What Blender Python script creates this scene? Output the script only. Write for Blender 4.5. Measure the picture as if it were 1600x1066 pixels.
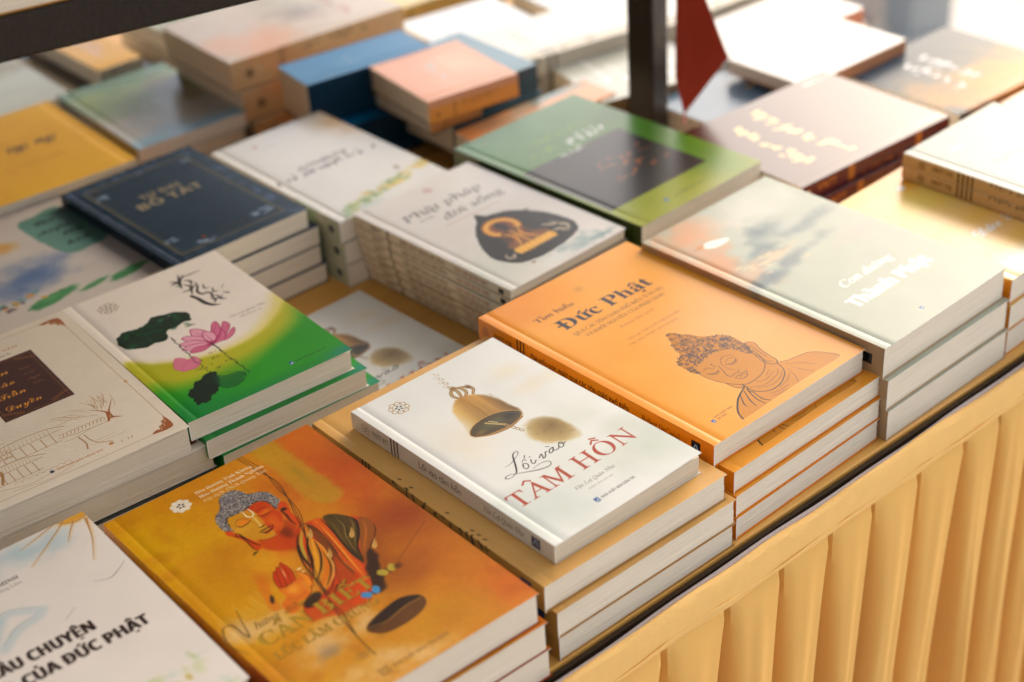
import bpy, math, random, unicodedata
import numpy as np
from math import radians as D, sin, cos, pi
S = bpy.context.scene
for o in list(bpy.data.objects): bpy.data.objects.remove(o)
COL = S.collection

# ------------------------------------------------------------------ camera
cd = bpy.data.cameras.new('camera'); cam = bpy.data.objects.new('camera', cd); COL.objects.link(cam)
S.camera = cam
cd.sensor_width = 36.0; cd.lens = 2608.18/1600*36
cd.clip_start = .05; cd.clip_end = 400
from mathutils import Matrix, Vector
yaw, pit, rol = D(50.617), D(32.156), D(-3.878)
fw = Vector((cos(yaw)*cos(pit), sin(yaw)*cos(pit), -sin(pit)))
rt = Vector((sin(yaw), -cos(yaw), 0)); up = rt.cross(fw)
r2 = cos(rol)*rt+sin(rol)*up; u2 = -sin(rol)*rt+cos(rol)*up
cam.matrix_world = Matrix(((r2.x, u2.x, -fw.x, -.56782), (r2.y, u2.y, -fw.y, -.906), (r2.z, u2.z, -fw.z, .71532), (0, 0, 0, 1)))
cd.dof.use_dof = True; cd.dof.focus_distance = 1.12; cd.dof.aperture_fstop = 3.6; cd.dof.aperture_blades = 9

# ------------------------------------------------------------------ sky, sun, exposure
w = bpy.data.worlds.new('World'); S.world = w; w.use_nodes = True
nt = w.node_tree; bg = nt.nodes['Background']
sky = nt.nodes.new('ShaderNodeTexSky'); sky.sky_type = 'NISHITA'; sky.sun_disc = False
SUN_EL, SUN_AZ = D(25), D(14)          # azimuth measured from +X towards +Y
sky.sun_elevation = SUN_EL; sky.sun_rotation = pi/2-SUN_AZ
sky.air_density = 1.0; sky.dust_density = 4.0; sky.ozone_density = .6
nt.links.new(sky.outputs[0], bg.inputs[0]); bg.inputs[1].default_value = .15
sd = bpy.data.lights.new('sun', 'SUN'); sun = bpy.data.objects.new('sun', sd); COL.objects.link(sun)
sd.energy = .5; sd.angle = D(28); sd.color = (1, .98, .95)
sv = Vector((cos(SUN_EL)*cos(SUN_AZ), cos(SUN_EL)*sin(SUN_AZ), sin(SUN_EL)))
sun.rotation_euler = sv.to_track_quat('Z', 'Y').to_euler()
S.view_settings.view_transform = 'Standard'; S.view_settings.look = 'None'
S.view_settings.exposure = 1.36; S.view_settings.gamma = 1
S.cycles.max_bounces = 8; S.cycles.use_denoising = True

# ------------------------------------------------------------------ object helpers
def tag(o, label=None, cat=None, group=None, kind=None):
    if label: o['label'] = label
    if cat: o['category'] = cat
    if group: o['group'] = group
    if kind: o['kind'] = kind
    return o
def link(name, me, parent=None, loc=(0, 0, 0), rz=0):
    o = bpy.data.objects.new(name, me); COL.objects.link(o)
    o.location = loc; o.rotation_euler = (0, 0, rz)
    if parent: o.parent = parent
    return o
def empty(name, loc=(0, 0, 0), rz=0):
    o = bpy.data.objects.new(name, None); COL.objects.link(o); o.location = loc; o.rotation_euler = (0, 0, rz)
    o.empty_display_size = .02
    return o
class MB:
    def __init__(s): s.v = []; s.f = []; s.m = []; s.uv = []
    def quad(s, a, b, c, d, m=0, uv=None):
        n = len(s.v); s.v += [a, b, c, d]; s.f.append((n, n+1, n+2, n+3)); s.m.append(m); s.uv.append(uv or [(0, 0)]*4)
    def box(s, x0, y0, z0, x1, y1, z1, m=0):
        p = [(x, y, z) for z in (z0, z1) for y in (y0, y1) for x in (x0, x1)]
        for a in ((0, 2, 3, 1), (4, 5, 7, 6), (0, 1, 5, 4), (2, 6, 7, 3), (0, 4, 6, 2), (1, 3, 7, 5)):
            s.quad(*[p[i] for i in a], m)
    def build(s, name, mats, smooth=False, merge=True):
        me = bpy.data.meshes.new(name); me.from_pydata(s.v, [], s.f)
        for mt in mats: me.materials.append(mt)
        ul = me.uv_layers.new(name='UVMap')
        for p, mi, uv in zip(me.polygons, s.m, s.uv):
            p.material_index = mi; p.use_smooth = smooth
            for li, t in zip(p.loop_indices, uv): ul.data[li].uv = t
        if merge:
            import bmesh
            bm = bmesh.new(); bm.from_mesh(me); bmesh.ops.remove_doubles(bm, verts=bm.verts, dist=1e-6); bm.to_mesh(me); bm.free()
        me.update()
        if smooth: me.set_sharp_from_angle(angle=D(38))
        return me
def bevel(o, wd, seg=2):
    m = o.modifiers.new('bevel', 'BEVEL'); m.width = wd; m.segments = seg; m.limit_method = 'ANGLE'; return o

# ------------------------------------------------------------------ materials
def mat(name, base=(.5, .5, .5), rough=.5, spec=.5, metal=0, noise=None, bump=None, coat=0, trans=None):
    """noise = (scale, amount, detail, stretch xyz); bump = (scale, strength, distance, stretch)"""
    m = bpy.data.materials.new(name); m.use_nodes = True; t = m.node_tree; b = t.nodes['Principled BSDF']
    b.inputs['Roughness'].default_value = rough; b.inputs['Specular IOR Level'].default_value = spec
    b.inputs['Metallic'].default_value = metal; b.inputs['Coat Weight'].default_value = coat
    b.inputs['Base Color'].default_value = (*base, 1)
    tc = t.nodes.new('ShaderNodeTexCoord')
    def nz(scale, detail, st):
        mp = t.nodes.new('ShaderNodeMapping'); mp.inputs['Scale'].default_value = st
        n = t.nodes.new('ShaderNodeTexNoise'); n.inputs['Scale'].default_value = scale; n.inputs['Detail'].default_value = detail
        t.links.new(tc.outputs['Object'], mp.inputs[0]); t.links.new(mp.outputs[0], n.inputs['Vector']); return n
    if noise:
        n = nz(noise[0], noise[2], noise[3]); mx = t.nodes.new('ShaderNodeMix'); mx.data_type = 'RGBA'
        k = noise[1]; c2 = noise[4] if len(noise) > 4 else tuple(c*(1-k) for c in base)
        mx.inputs[6].default_value = (*c2, 1); mx.inputs[7].default_value = (*[min(1, c*(1+k*.6)) for c in base], 1)
        t.links.new(n.outputs[0], mx.inputs[0]); t.links.new(mx.outputs[2], b.inputs['Base Color'])
    if bump:
        n = nz(bump[0], 4, bump[3]); bp = t.nodes.new('ShaderNodeBump'); bp.inputs['Strength'].default_value = bump[1]; bp.inputs['Distance'].default_value = bump[2]
        t.links.new(n.outputs[0], bp.inputs['Height']); t.links.new(bp.outputs[0], b.inputs['Normal'])
    if trans:
        tr = t.nodes.new('ShaderNodeBsdfTranslucent'); tr.inputs[0].default_value = (*trans[1], 1)
        ms = t.nodes.new('ShaderNodeMixShader'); ms.inputs[0].default_value = trans[0]
        out = t.nodes['Material Output']
        t.links.new(b.outputs[0], ms.inputs[1]); t.links.new(tr.outputs[0], ms.inputs[2]); t.links.new(ms.outputs[0], out.inputs[0])
    return m
PAPER = mat('page_edges', (.80, .72, .59), .85, .2, noise=(1, .42, 3, (14, 14, 2300)), bump=(1, .8, .0005, (18, 18, 2400)))
PAPER2 = mat('cream_page_edges', (.74, .65, .51), .85, .2, noise=(1, .42, 3, (14, 14, 2300)), bump=(1, .8, .0005, (18, 18, 2400)))
CARD = mat('cover_card_white', (.72, .68, .63), .6, .3)

# ------------------------------------------------------------------ printed artwork: a small painter in millimetres
_rng = np.random.RandomState(7)
def fbm(h, wd, cell, seed, octv=4):
    r = np.random.RandomState(seed); out = np.zeros((h, wd), np.float32); amp = 1; tot = 0
    for k in range(octv):
        c = max(2, cell/2**k); gh, gw = int(h/c)+3, int(wd/c)+3
        g = r.rand(gh, gw).astype(np.float32)
        y = np.arange(h)/c; x = np.arange(wd)/c; yi = y.astype(int); xi = x.astype(int)
        fy = (y-yi)[:, None]; fx = (x-xi)[None]; fy = fy*fy*(3-2*fy); fx = fx*fx*(3-2*fx)
        a = g[yi][:, xi]; b = g[yi][:, xi+1]; cc = g[yi+1][:, xi]; d = g[yi+1][:, xi+1]
        out += amp*((a*(1-fx)+b*fx)*(1-fy)+(cc*(1-fx)+d*fx)*fy); tot += amp; amp *= .5
    return out/tot
def smooth(x): x = np.clip(x, 0, 1); return x*x*(3-2*x)
def catmull(pts, n=7, closed=False):
    P = np.array(pts, float)
    if len(P) < 3: return P
    if closed: Q = np.vstack([P[-1], P, P[0], P[1]])
    else: Q = np.vstack([2*P[0]-P[1], P, 2*P[-1]-P[-2]])
    out = []
    for i in range(1, len(Q)-2):
        a, b, c, d = Q[i-1:i+3]
        for t in np.linspace(0, 1, n, endpoint=False):
            out.append(.5*((2*b)+(-a+c)*t+(2*a-5*b+4*c-d)*t*t+(-a+3*b-3*c+d)*t**3))
    out.append(Q[-2])
    return np.array(out)
GL = {}
def _mesh_of(body):
    c = bpy.data.curves.new('g', 'FONT'); c.body = body; c.resolution_u = 3
    o = bpy.data.objects.new('g', c); me = o.to_mesh(); me.calc_loop_triangles()
    v = np.array([x.co[:2] for x in me.vertices], float).reshape(-1, 2)
    t = np.array([x.vertices[:] for x in me.loop_triangles], int).reshape(-1, 3)
    tr = v[t] if len(t) else np.zeros((0, 3, 2))
    mx = v[:, 0].max() if len(v) else 0
    o.to_mesh_clear(); bpy.data.objects.remove(o); bpy.data.curves.remove(c)
    return tr, mx
def glyph(ch, style):
    k = (ch, style)
    if k in GL: return GL[k]
    st = {'serifb': (0x1D400, 0x1D41A, 0x1D7CE), 'serif': (0x1D434, 0x1D44E, None), 'serifi': (0x1D434, 0x1D44E, None),
          'sansb': (0x1D5D4, 0x1D5EE, 0x1D7EC), 'script': (0x1D4D0, 0x1D4EA, 0x1D7CE), 'sans': (None, None, None)}[style]
    c2 = ch
    if 'A' <= ch <= 'Z' and st[0]: c2 = chr(st[0]+ord(ch)-65)
    elif 'a' <= ch <= 'z' and st[1]: c2 = chr(st[1]+ord(ch)-97)
    elif '0' <= ch <= '9' and st[2]: c2 = chr(st[2]+ord(ch)-48)
    if c2 == '\U0001D455': c2 = '\u210E'
    if ch == ' ': GL[k] = (np.zeros((0, 3, 2)), .26); return GL[k]
    tr, mx = _mesh_of(c2); _, mx2 = _mesh_of(c2+c2)
    if style == 'serif' and len(tr): tr = tr.copy(); tr[:, :, 0] -= .24*tr[:, :, 1]
    GL[k] = (tr, mx2-mx); return GL[k]
def seg_tris(pts, wd):
    out = []
    for a, b in zip(pts[:-1], pts[1:]):
        a = np.array(a, float); b = np.array(b, float); d = b-a; d /= (np.hypot(*d)+1e-9); n = np.array([-d[1], d[0]])*wd/2; e = d*wd*.25
        q = [a-n-e, b-n+e, b+n+e, a+n-e]; out += [[q[0], q[1], q[2]], [q[0], q[2], q[3]]]
    return out
def layout(s, style, track=0):
    X = 0; out = []
    for ch in s:
        nf = unicodedata.normalize('NFD', ch); b = nf[0]; bar = False
        if b in '\u0110\u0111': bar = True; b = 'D' if b == '\u0110' else 'd'
        tr, adv = glyph(b, style)
        if len(tr):
            g = tr.copy(); g[:, :, 0] += X; out.append(g)
            x0, x1 = g[:, :, 0].min(), g[:, :, 0].max(); y0, y1 = g[:, :, 1].min(), g[:, :, 1].max()
            cx = (x0+x1)/2; top = y1+.06; m = []; lw = .055 if style in ('serif', 'serifi', 'sans') else .075
            if style == 'serifi': cx += .06
            if bar: m += seg_tris([(x0-.04, y1*.52), (cx, y1*.52)] if b == 'D' else [(cx, y1*.8), (x1+.06, y1*.8)], lw)
            dy = 0
            if '\u0302' in nf: m += seg_tris([(cx-.15, top), (cx, top+.13), (cx+.15, top)], lw); dy = .14
            if '\u0306' in nf: m += seg_tris([(cx-.13, top+.1), (cx-.07, top+.02), (cx+.07, top+.02), (cx+.13, top+.1)], lw); dy = .1
            if '\u0300' in nf: m += seg_tris([(cx-.16+dy*1.1, top+dy+.1), (cx+dy*1.1, top+dy)], lw*1.1)
            if '\u0301' in nf: m += seg_tris([(cx-.02+dy, top+dy), (cx+.14+dy, top+dy+.11)], lw*1.1)
            if '\u0309' in nf: m += seg_tris([(cx-.04+dy, top+dy+.12), (cx+.06+dy, top+dy+.12), (cx+.06+dy, top+dy+.06), (cx+dy, top+dy)], lw)
            if '\u0303' in nf: m += seg_tris([(cx-.15, top+dy*.8), (cx-.06, top+dy*.8+.07), (cx+.06, top+dy*.8), (cx+.15, top+dy*.8+.07)], lw)
            if '\u0323' in nf: m += seg_tris([(cx-.05, -.14), (cx+.05, -.14)], .1)
            if '\u031b' in nf: m += seg_tris([(x1-.06, y1*.92), (x1+.05, y1*.98), (x1+.07, y1*1.12)], lw)
            if m: out.append(np.array(m))
        X += adv+track
    return (np.concatenate(out) if out else np.zeros((0, 3, 2))), X-track
class Canvas:
    def __init__(s, W, L, T, ppm, bg=(.93, .92, .9), spine=None, seed=1):
        s.W, s.L, s.T, s.p = W, L, T, ppm; s.w = int((W+T)*ppm); s.h = int(L*ppm); s.seed = seed
        s.a = np.empty((s.h, s.w, 3), np.float32); s.a[:] = bg
        s.x = (np.arange(s.w)+.5)/ppm-T; s.y = (np.arange(s.h)+.5)/ppm; s.N = {}
        s.spine = spine
        if spine: s.a[:, :int(T*ppm)] = spine
    def noise(s, cell, k=0):
        q = (cell, k)
        if q not in s.N: s.N[q] = fbm(s.h, s.w, cell*s.p, s.seed*31+k, 4)
        return s.N[q]
    def reg(s, x0, y0, x1, y1):
        i0 = max(0, int((x0+s.T)*s.p)); i1 = min(s.w, int((x1+s.T)*s.p)+2); j0 = max(0, int(y0*s.p)); j1 = min(s.h, int(y1*s.p)+2)
        if i1 <= i0 or j1 <= j0: return None
        sl = (slice(j0, j1), slice(i0, i1)); X, Y = np.meshgrid(s.x[i0:i1], s.y[j0:j1]); return sl, X, Y
    def mix(s, sl, al, col):
        col = np.array(col, np.float32) if not isinstance(col, np.ndarray) else col
        al = np.clip(al, 0, 1)[..., None].astype(np.float32); s.a[sl] = s.a[sl]*(1-al)+col*al
    def vgrad(s, stops, x0=0, a=1, warp=0, cell=30, slope=0):
        """stops [(y, colour)...] bottom to top on the cover"""
        r = s.reg(x0, 0, s.W, s.L); sl, X, Y = r; Y = Y+slope*X
        if warp: Y = Y+(s.noise(cell, 5)[sl]-.5)*warp
        ys = [q[0] for q in stops]; c = np.stack([np.interp(Y, ys, [q[1][k] for q in stops]) for k in range(3)], -1)
        s.mix(sl, np.full(X.shape, a), c)
    def wash(s, cx, cy, rx, ry, col, a=1, rot=0, soft=1., nz=0., cell=12, k=0):
        R = max(rx, ry)*1.3; r = s.reg(cx-R, cy-R, cx+R, cy+R)
        if not r: return
        sl, X, Y = r; c, q = cos(D(rot)), sin(D(rot)); u = ((X-cx)*c+(Y-cy)*q)/rx; v = (-(X-cx)*q+(Y-cy)*c)/ry
        d = np.sqrt(u*u+v*v)
        if nz: d = d+(s.noise(cell, k)[sl]-.5)*nz
        s.mix(sl, smooth((1-d)/soft)*a, col)
    def poly(s, pts, col, a=1, soft=.25, curve=True, nz=0, cell=6, k=0, n=5):
        P = catmull(pts, n, True) if curve else np.array(pts, float); m = soft+nz+.3
        r = s.reg(P[:, 0].min()-m, P[:, 1].min()-m, P[:, 0].max()+m, P[:, 1].max()+m)
        if not r: return
        sl, X, Y = r; ins = np.zeros(X.shape, bool); dm = np.full(X.shape, 1e9)
        for (x0, y0), (x1, y1) in zip(P, np.roll(P, -1, 0)):
            if abs(y1-y0) > 1e-9:
                cr = ((Y < y0) != (Y < y1)); ins ^= cr & (X < (x1-x0)*(Y-y0)/(y1-y0)+x0)
            dx, dy = x1-x0, y1-y0; L2 = dx*dx+dy*dy+1e-12; t = np.clip(((X-x0)*dx+(Y-y0)*dy)/L2, 0, 1)
            dm = np.minimum(dm, (X-x0-t*dx)**2+(Y-y0-t*dy)**2)
        sd = np.where(ins, 1, -1)*np.sqrt(dm)
        if nz: sd = sd+(s.noise(cell, k)[sl]-.5)*2*nz
        al = smooth(.5+sd/(2*max(soft, .5/s.p)))
        if callable(a): al = al*a(X, Y)
        else: al = al*a
        s.mix(sl, al, col(X, Y) if callable(col) else col)
    def stroke(s, pts, wd, col, a=1, soft=.12, curve=True, closed=False, n=6, dry=0):
        P = catmull(pts, n, closed) if curve else np.array(pts, float)
        if np.isscalar(wd): ws = np.full(len(P), wd)
        else: ws = np.interp(np.linspace(0, 1, len(P)), np.linspace(0, 1, len(wd)), wd)
        m = ws.max()+soft+.3; r = s.reg(P[:, 0].min()-m, P[:, 1].min()-m, P[:, 0].max()+m, P[:, 1].max()+m)
        if not r: return
        sl, X, Y = r; al = np.zeros(X.shape, np.float32); x00, y00 = X[0, 0], Y[0, 0]; sf = max(soft, .5/s.p)
        for i in range(len(P)-1):
            (x0, y0), (x1, y1) = P[i], P[i+1]; mm = max(ws[i], ws[i+1])/2+sf+.1
            a0 = max(0, int((min(x0, x1)-mm-x00)*s.p)); a1 = int((max(x0, x1)+mm-x00)*s.p)+2
            b0 = max(0, int((min(y0, y1)-mm-y00)*s.p)); b1 = int((max(y0, y1)+mm-y00)*s.p)+2
            xx = X[b0:b1, a0:a1]; yy = Y[b0:b1, a0:a1]
            if xx.size == 0: continue
            dx, dy = x1-x0, y1-y0; t = np.clip(((xx-x0)*dx+(yy-y0)*dy)/(dx*dx+dy*dy+1e-12), 0, 1)
            d = np.sqrt((xx-x0-t*dx)**2+(yy-y0-t*dy)**2)-(ws[i]*(1-t)+ws[i+1]*t)/2
            al[b0:b1, a0:a1] = np.maximum(al[b0:b1, a0:a1], smooth(.5-d/(2*sf)))
        if dry: al = al*smooth((s.noise(1.6, 9)[sl]-dry)*6)
        s.mix(sl, al*a, col)
    def text(s, t, x, y, h, style='sans', col=(0, 0, 0), a=1, width=None, align='l', ang=0, slant=0, track=0, soft=0):
        tr, adv = layout(t, style, track); k = h/.68
        if not len(tr): return
        kx = k if width is None else width/adv
        P = tr.copy(); P[:, :, 0] *= kx; P[:, :, 1] *= k; P[:, :, 0] += slant*P[:, :, 1]
        wd = adv*kx
        P[:, :, 0] -= {'l': 0, 'c': wd/2, 'r': wd}[align]
        c, q = cos(D(ang)), sin(D(ang)); Q = np.empty_like(P); Q[:, :, 0] = x+P[:, :, 0]*c-P[:, :, 1]*q; Q[:, :, 1] = y+P[:, :, 0]*q+P[:, :, 1]*c
        r = s.reg(Q[..., 0].min()-.5, Q[..., 1].min()-.5, Q[..., 0].max()+.5, Q[..., 1].max()+.5)
        if not r: return
        sl, X, Y = r; K = 3; h_, w_ = X.shape; M = np.zeros((h_*K, w_*K), bool)
        ox = s.x[sl[1].start]-.5/s.p; oy = s.y[sl[0].start]-.5/s.p
        Q = (Q-np.array([ox, oy]))*s.p*K
        for A in Q:
            i0, j0 = np.floor(A.min(0)).astype(int); i1, j1 = np.ceil(A.max(0)).astype(int)+1
            i0 = max(i0, 0); j0 = max(j0, 0); i1 = min(i1, w_*K); j1 = min(j1, h_*K)
            if i1 <= i0 or j1 <= j0: continue
            xx = np.arange(i0, i1)[None]+.5; yy = np.arange(j0, j1)[:, None]+.5
            (ax, ay), (bx, by), (cx, cy) = A
            e0 = (bx-ax)*(yy-ay)-(by-ay)*(xx-ax); e1 = (cx-bx)*(yy-by)-(cy-by)*(xx-bx); e2 = (ax-cx)*(yy-cy)-(ay-cy)*(xx-cx)
            M[j0:j1, i0:i1] |= ((e0 >= 0) & (e1 >= 0) & (e2 >= 0)) | ((e0 <= 0) & (e1 <= 0) & (e2 <= 0))
        al = M.reshape(h_, K, w_, K).mean((1, 3)).astype(np.float32)
        s.mix(sl, al*a, col)
    def spine_text(s, t, y, h, **kw): s.text(t, -s.T/2-h*.42, y, h, ang=-90, **kw)
    def scrawl(s, x0, y0, x1, h, wd, col, a=1, seed=0, ang=0, n=None):
        r = random.Random(seed*77+3); n = n or int((x1-x0)/(h*.75)); c, q = cos(D(ang)), sin(D(ang)); st = (x1-x0)/n
        for i in range(n):
            if r.random() < .14: continue
            bx = i*st; pts = [(bx+r.random()*st*.8, r.random()*h) for _ in range(r.choice((3, 4, 4)))]
            s.stroke([(x0+px*c-py*q, y0+px*q+py*c) for px, py in pts], wd, col, a, soft=.2, n=4)
            if r.random() < .4: s.stroke([(x0+(bx+st*.3)*c-(h*1.3)*q, y0+(bx+st*.3)*q+h*1.3*c), (x0+(bx+st*.6)*c-(h*1.4)*q, y0+(bx+st*.6)*q+h*1.4*c)], wd*.8, col, a, curve=False)
    def emblem(s, cx, cy, r, col, inner=None, lw=.35, fill=None):
        for i in range(8):
            t = i*pi/4+pi/8; e = (cx+r*cos(t), cy+r*sin(t)); hw = .34
            p = [(cx+r*.62*cos(t-hw), cy+r*.62*sin(t-hw)), (cx+r*.86*cos(t-hw*.95), cy+r*.86*sin(t-hw*.95)), e, (cx+r*.86*cos(t+hw*.95), cy+r*.86*sin(t+hw*.95)), (cx+r*.62*cos(t+hw), cy+r*.62*sin(t+hw))]
            if fill: s.poly(p, fill, curve=False, soft=.15)
            s.stroke(p, lw, col, curve=False)
        c = [(cx+r*.58*cos(t), cy+r*.58*sin(t)) for t in np.linspace(0, 2*pi, 20)]
        if fill: s.poly(c[:-1], fill)
        s.stroke(c, lw*.8, col, curve=False)
        for i in range(5):
            t = i*2*pi/5+.3; s.wash(cx+r*.28*cos(t), cy+r*.28*sin(t), r*.17, r*.12, inner or col, .95, rot=math.degrees(t), soft=.4)
    def pub(s, x, y, h=2.6, tx='NHÀ XUẤT BẢN DÂN TRÍ', col=(.25, .25, .25), wd=None, blue=(.14, .3, .6)):
        s.poly([(x, y), (x+h*1.1, y), (x+h*1.1, y+h*1.3), (x, y+h*1.3)], blue, curve=False)
        s.stroke([(x+.2*h, y+.25*h), (x+.55*h, y+.45*h), (x+.9*h, y+.3*h)], h*.18, (.9, .93, .97)); s.stroke([(x+.5*h, y+.5*h), (x+.85*h, y+.95*h)], h*.14, (.8, .87, .95), curve=False)
        if tx: s.text(tx, x+h*1.6, y+h*.25, h*.62, 'sansb', col, .85, width=wd)
    def bars(s, y, col=(.1, .08, .08), n=3, gap=2.6, wd=1.1):
        for i in range(n): s.poly([(-s.T+.3, y-i*gap), (-.3, y-i*gap), (-.3, y-i*gap+wd), (-s.T+.3, y-i*gap+wd)], col, curve=False, soft=.12)
    def grain(s, amt=.012, cell=1):
        n = (fbm(s.h, s.w, 2, 99, 2)-.5)[..., None]*amt; n2 = (s.noise(25, 8)-.5)[..., None]*amt*2
        s.a += n+n2
    def image(s, name):
        im = bpy.data.images.new(name, s.w, s.h, alpha=False); im.colorspace_settings.name = 'sRGB'
        px = np.ones((s.h, s.w, 4), np.float32); px[..., :3] = np.clip(s.a, .0, .95)*.87
        im.pixels.foreach_set(px.ravel()); im.update(); im.pack(); return im
# ------------------------------------------------------------------ the printed covers
INK = (.11, .09, .08); GOLD = (.72, .56, .28); RED = (.70, .24, .12)
def lerp(a, b, t): return np.array(a)*(1-t[..., None])+np.array(b)*t[..., None]
def d_bell(W, L, T):
    c = Canvas(W, L, T, 6, (.925, .935, .925), (.88, .84, .79), 3)
    for (x, y, rx, ry, k, a) in ((20, 30, 60, 45, (.83, .87, .85), .9), (110, 30, 50, 40, (.80, .84, .79), .85), (112, 62, 26, 18, (.80, .83, .77), .6), (96, 40, 20, 14, (.86, .88, .84), .7), (100, 90, 40, 30, (.87, .89, .84), .7), (105, 165, 26, 16, (.93, .88, .76), .55), (112, 140, 30, 12, (.93, .88, .77), .5), (30, 120, 30, 40, (.94, .90, .82), .6), (70, 60, 60, 30, (.88, .90, .87), .5)):
        c.wash(x, y, rx, ry, k, a, nz=.7, cell=28)
    for q in range(9): c.wash(68.4-q*.5+(q % 2)*1.6, 199-q*3.2, 1.4, 1.5, (.75, .66, .5), .25+.07*q, soft=.5)
    for q in range(8):
        y = 201-q*3.3; x = 68.5-q*.55+(1.2 if q % 2 else -1.2)
        c.stroke([(x-1.6, y), (x, y-1.6), (x+1.6, y), (x, y+1.6)], .35, (.62, .48, .3), .22+.08*q, closed=True)
    # crown of the bell
    for p in ([(66, 176), (62, 173), (60, 168), (62, 163)], [(66, 176), (70, 172), (70, 166), (66, 162)], [(66, 176), (74, 171), (76, 166), (72, 161)], [(66, 176), (66, 170), (64, 164)]):
        c.stroke(p, [1.6, 2.6, 2], (.50, .34, .14), .95, soft=.4)
        c.stroke(p, [.5, 1, .6], (.90, .76, .48), .8, soft=.3)
    c.wash(66, 176, 3.4, 3, (.58, .42, .2), .9, soft=.6); c.wash(75, 170, 3, 4, (.42, .22, .10), .8, soft=.8)
    body = [(53, 160), (60, 163.5), (68, 162.5), (75, 156), (79, 145), (80.5, 133), (81, 123), (77, 117), (62, 113), (48, 116.5), (38.5, 123), (41, 131), (44, 142), (48, 153)]
    def bc(X, Y):
        t = np.clip((X-42)/38, 0, 1); q = c.noise(9, 2)[c.reg(30, 105, 90, 170)[0]] if False else 0
        g = np.clip((Y-112)/52, 0, 1)
        k = np.stack([np.interp(t, [0, .25, .5, .75, 1], v) for v in ([.90, .82, .64, .76, .48], [.78, .66, .46, .56, .34], [.52, .36, .17, .24, .12])], -1)
        return k*(.82+.3*g[..., None])
    c.poly(body, bc, lambda X, Y: np.clip(.25+(X-40)/20+(Y-112)/160, .2, 1), soft=1.6, nz=1.2)
    for i in range(26):
        r = random.Random(i); x = 50+r.random()*28; c.stroke([(x+3, 160-abs(x-64)*.6), (x+1+r.random()*3, 146), (x+r.random()*4, 132)], .35+r.random()*.7, (.95, .82, .50) if i % 2 else (.40, .28, .10), .13, soft=1)
    mouth = [(38.8, 124), (43, 129.5), (52, 133), (64, 133.2), (75, 128.5), (80.5, 122), (77, 117), (66, 114), (51, 115.8), (42, 119.5)]
    c.poly(mouth, (.30, .24, .13), 1, soft=.5)
    c.wash(60, 124, 17, 7, (.36, .37, .24), .9, rot=-3, nz=.3); c.wash(72, 123, 8, 6, (.10, .08, .05), .8); c.wash(46, 122, 7, 4, (.56, .44, .22), .7)
    c.stroke(mouth, .8, (.80, .62, .30), .9, closed=True, soft=.3); c.stroke([(40, 121), (50, 115), (64, 112.8), (77, 116)], 1.5, (.60, .40, .14), .9, soft=.5)
    c.stroke([(55, 128), (59, 122.5), (63, 118)], [1.6, 1.2, 2], (.82, .70, .44), .95, soft=.3); c.stroke([(58, 128), (61, 123)], .9, (.88, .80, .6), .9)
    for q in range(5):
        x = 63+q*.9; y = 117-q*3.1; c.stroke([(x-1.1, y), (x, y-1.9), (x+1.1, y), (x, y+1.9)], .7, (.66, .54, .34), .95, closed=True)
    def lf(X, Y): return lerp((.50, .38, .15), (.80, .70, .46), np.clip(np.hypot((X-84)/18, (Y-94)/22), 0, 1))
    c.poly([(67, 103), (74, 109), (84, 108), (91, 99), (93, 86), (90, 72), (80, 72), (70, 80), (64, 92)], lf, lambda X, Y: np.clip(1.7-1.1*np.hypot((X-79)/17, (Y-90)/20), 0, 1), soft=2.2, nz=2, cell=8)
    for i in range(16):
        r = random.Random(i+50); c.wash(70+r.random()*20, 78+r.random()*26, 2.5+2*r.random(), 2, (.46, .34, .13) if i % 3 else (.82, .70, .42), .18, nz=.6, cell=6)
    c.emblem(25.6, 184.6, 7.6, (.68, .52, .26), (.16, .15, .1), .55)
    # "Lối vào" written by hand, title in red capitals
    c.stroke([(46, 85.6), (48.3, 87.9), (47.8, 89.5), (44.2, 88.2), (41, 83.8), (36.5, 76.5), (33.1, 72.1), (30.8, 71), (26.5, 70.1), (23.9, 71.6), (24.6, 73), (28.2, 73.2), (32.2, 71), (39.1, 66.9), (45.9, 63.4), (52.7, 62), (55.8, 64.5), (54.5, 66.9), (50, 68), (42.9, 67.4)], [.35, .5, .4, .8, 1.15, 1.2, .9, .5, .4, .8, .6, .4, .4, .7, .8, .6, .5, .5, .35, .2], INK)
    c.stroke([(31.6, 81.5), (35.4, 81.5), (40.6, 83.2), (46, 85.6)], [.2, .35, .35, .3], INK)
    for P, wd in (([(41.5, 75.5), (39.8, 72.9), (40, 70.2), (42.6, 71), (44, 74.2), (41.9, 75.8), (41, 74)], .7), ([(42.8, 77.6), (45.3, 79), (45.9, 76.9)], .5), ([(46.6, 79.8), (48.8, 82)], .6), ([(48.7, 75.8), (46.8, 72.8), (47.3, 70.9), (50.7, 72.8)], .7), ([(53.5, 73), (57.2, 75.2), (56.2, 72.6), (55.3, 70.6), (57.8, 71.5), (60.4, 74.8), (61.6, 74.4)], .75),
        ([(67.3, 75.3), (64, 74.6), (61.9, 71.8), (64.3, 71.7), (67.6, 75), (65.7, 72.2), (68.6, 71.3), (70.6, 72.6)], .75), ([(64.4, 79.4), (66.5, 77.2)], .6), ([(74, 76), (71.4, 73.8), (71.2, 71), (74, 71.6), (75.3, 75), (73.4, 76), (74.6, 73.4), (77.2, 73.4)], .7)): c.stroke(P, wd, INK)
    c.wash(49.9, 78.3, .6, .6, INK, 1, soft=.4)
    c.text('TÂM HỒN', 10.5, 42.6, 14.6, 'serif', RED, width=106)
    c.text('TÂM HỒN', 10.7, 42.6, 14.6, 'serif', RED, width=106)
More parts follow.
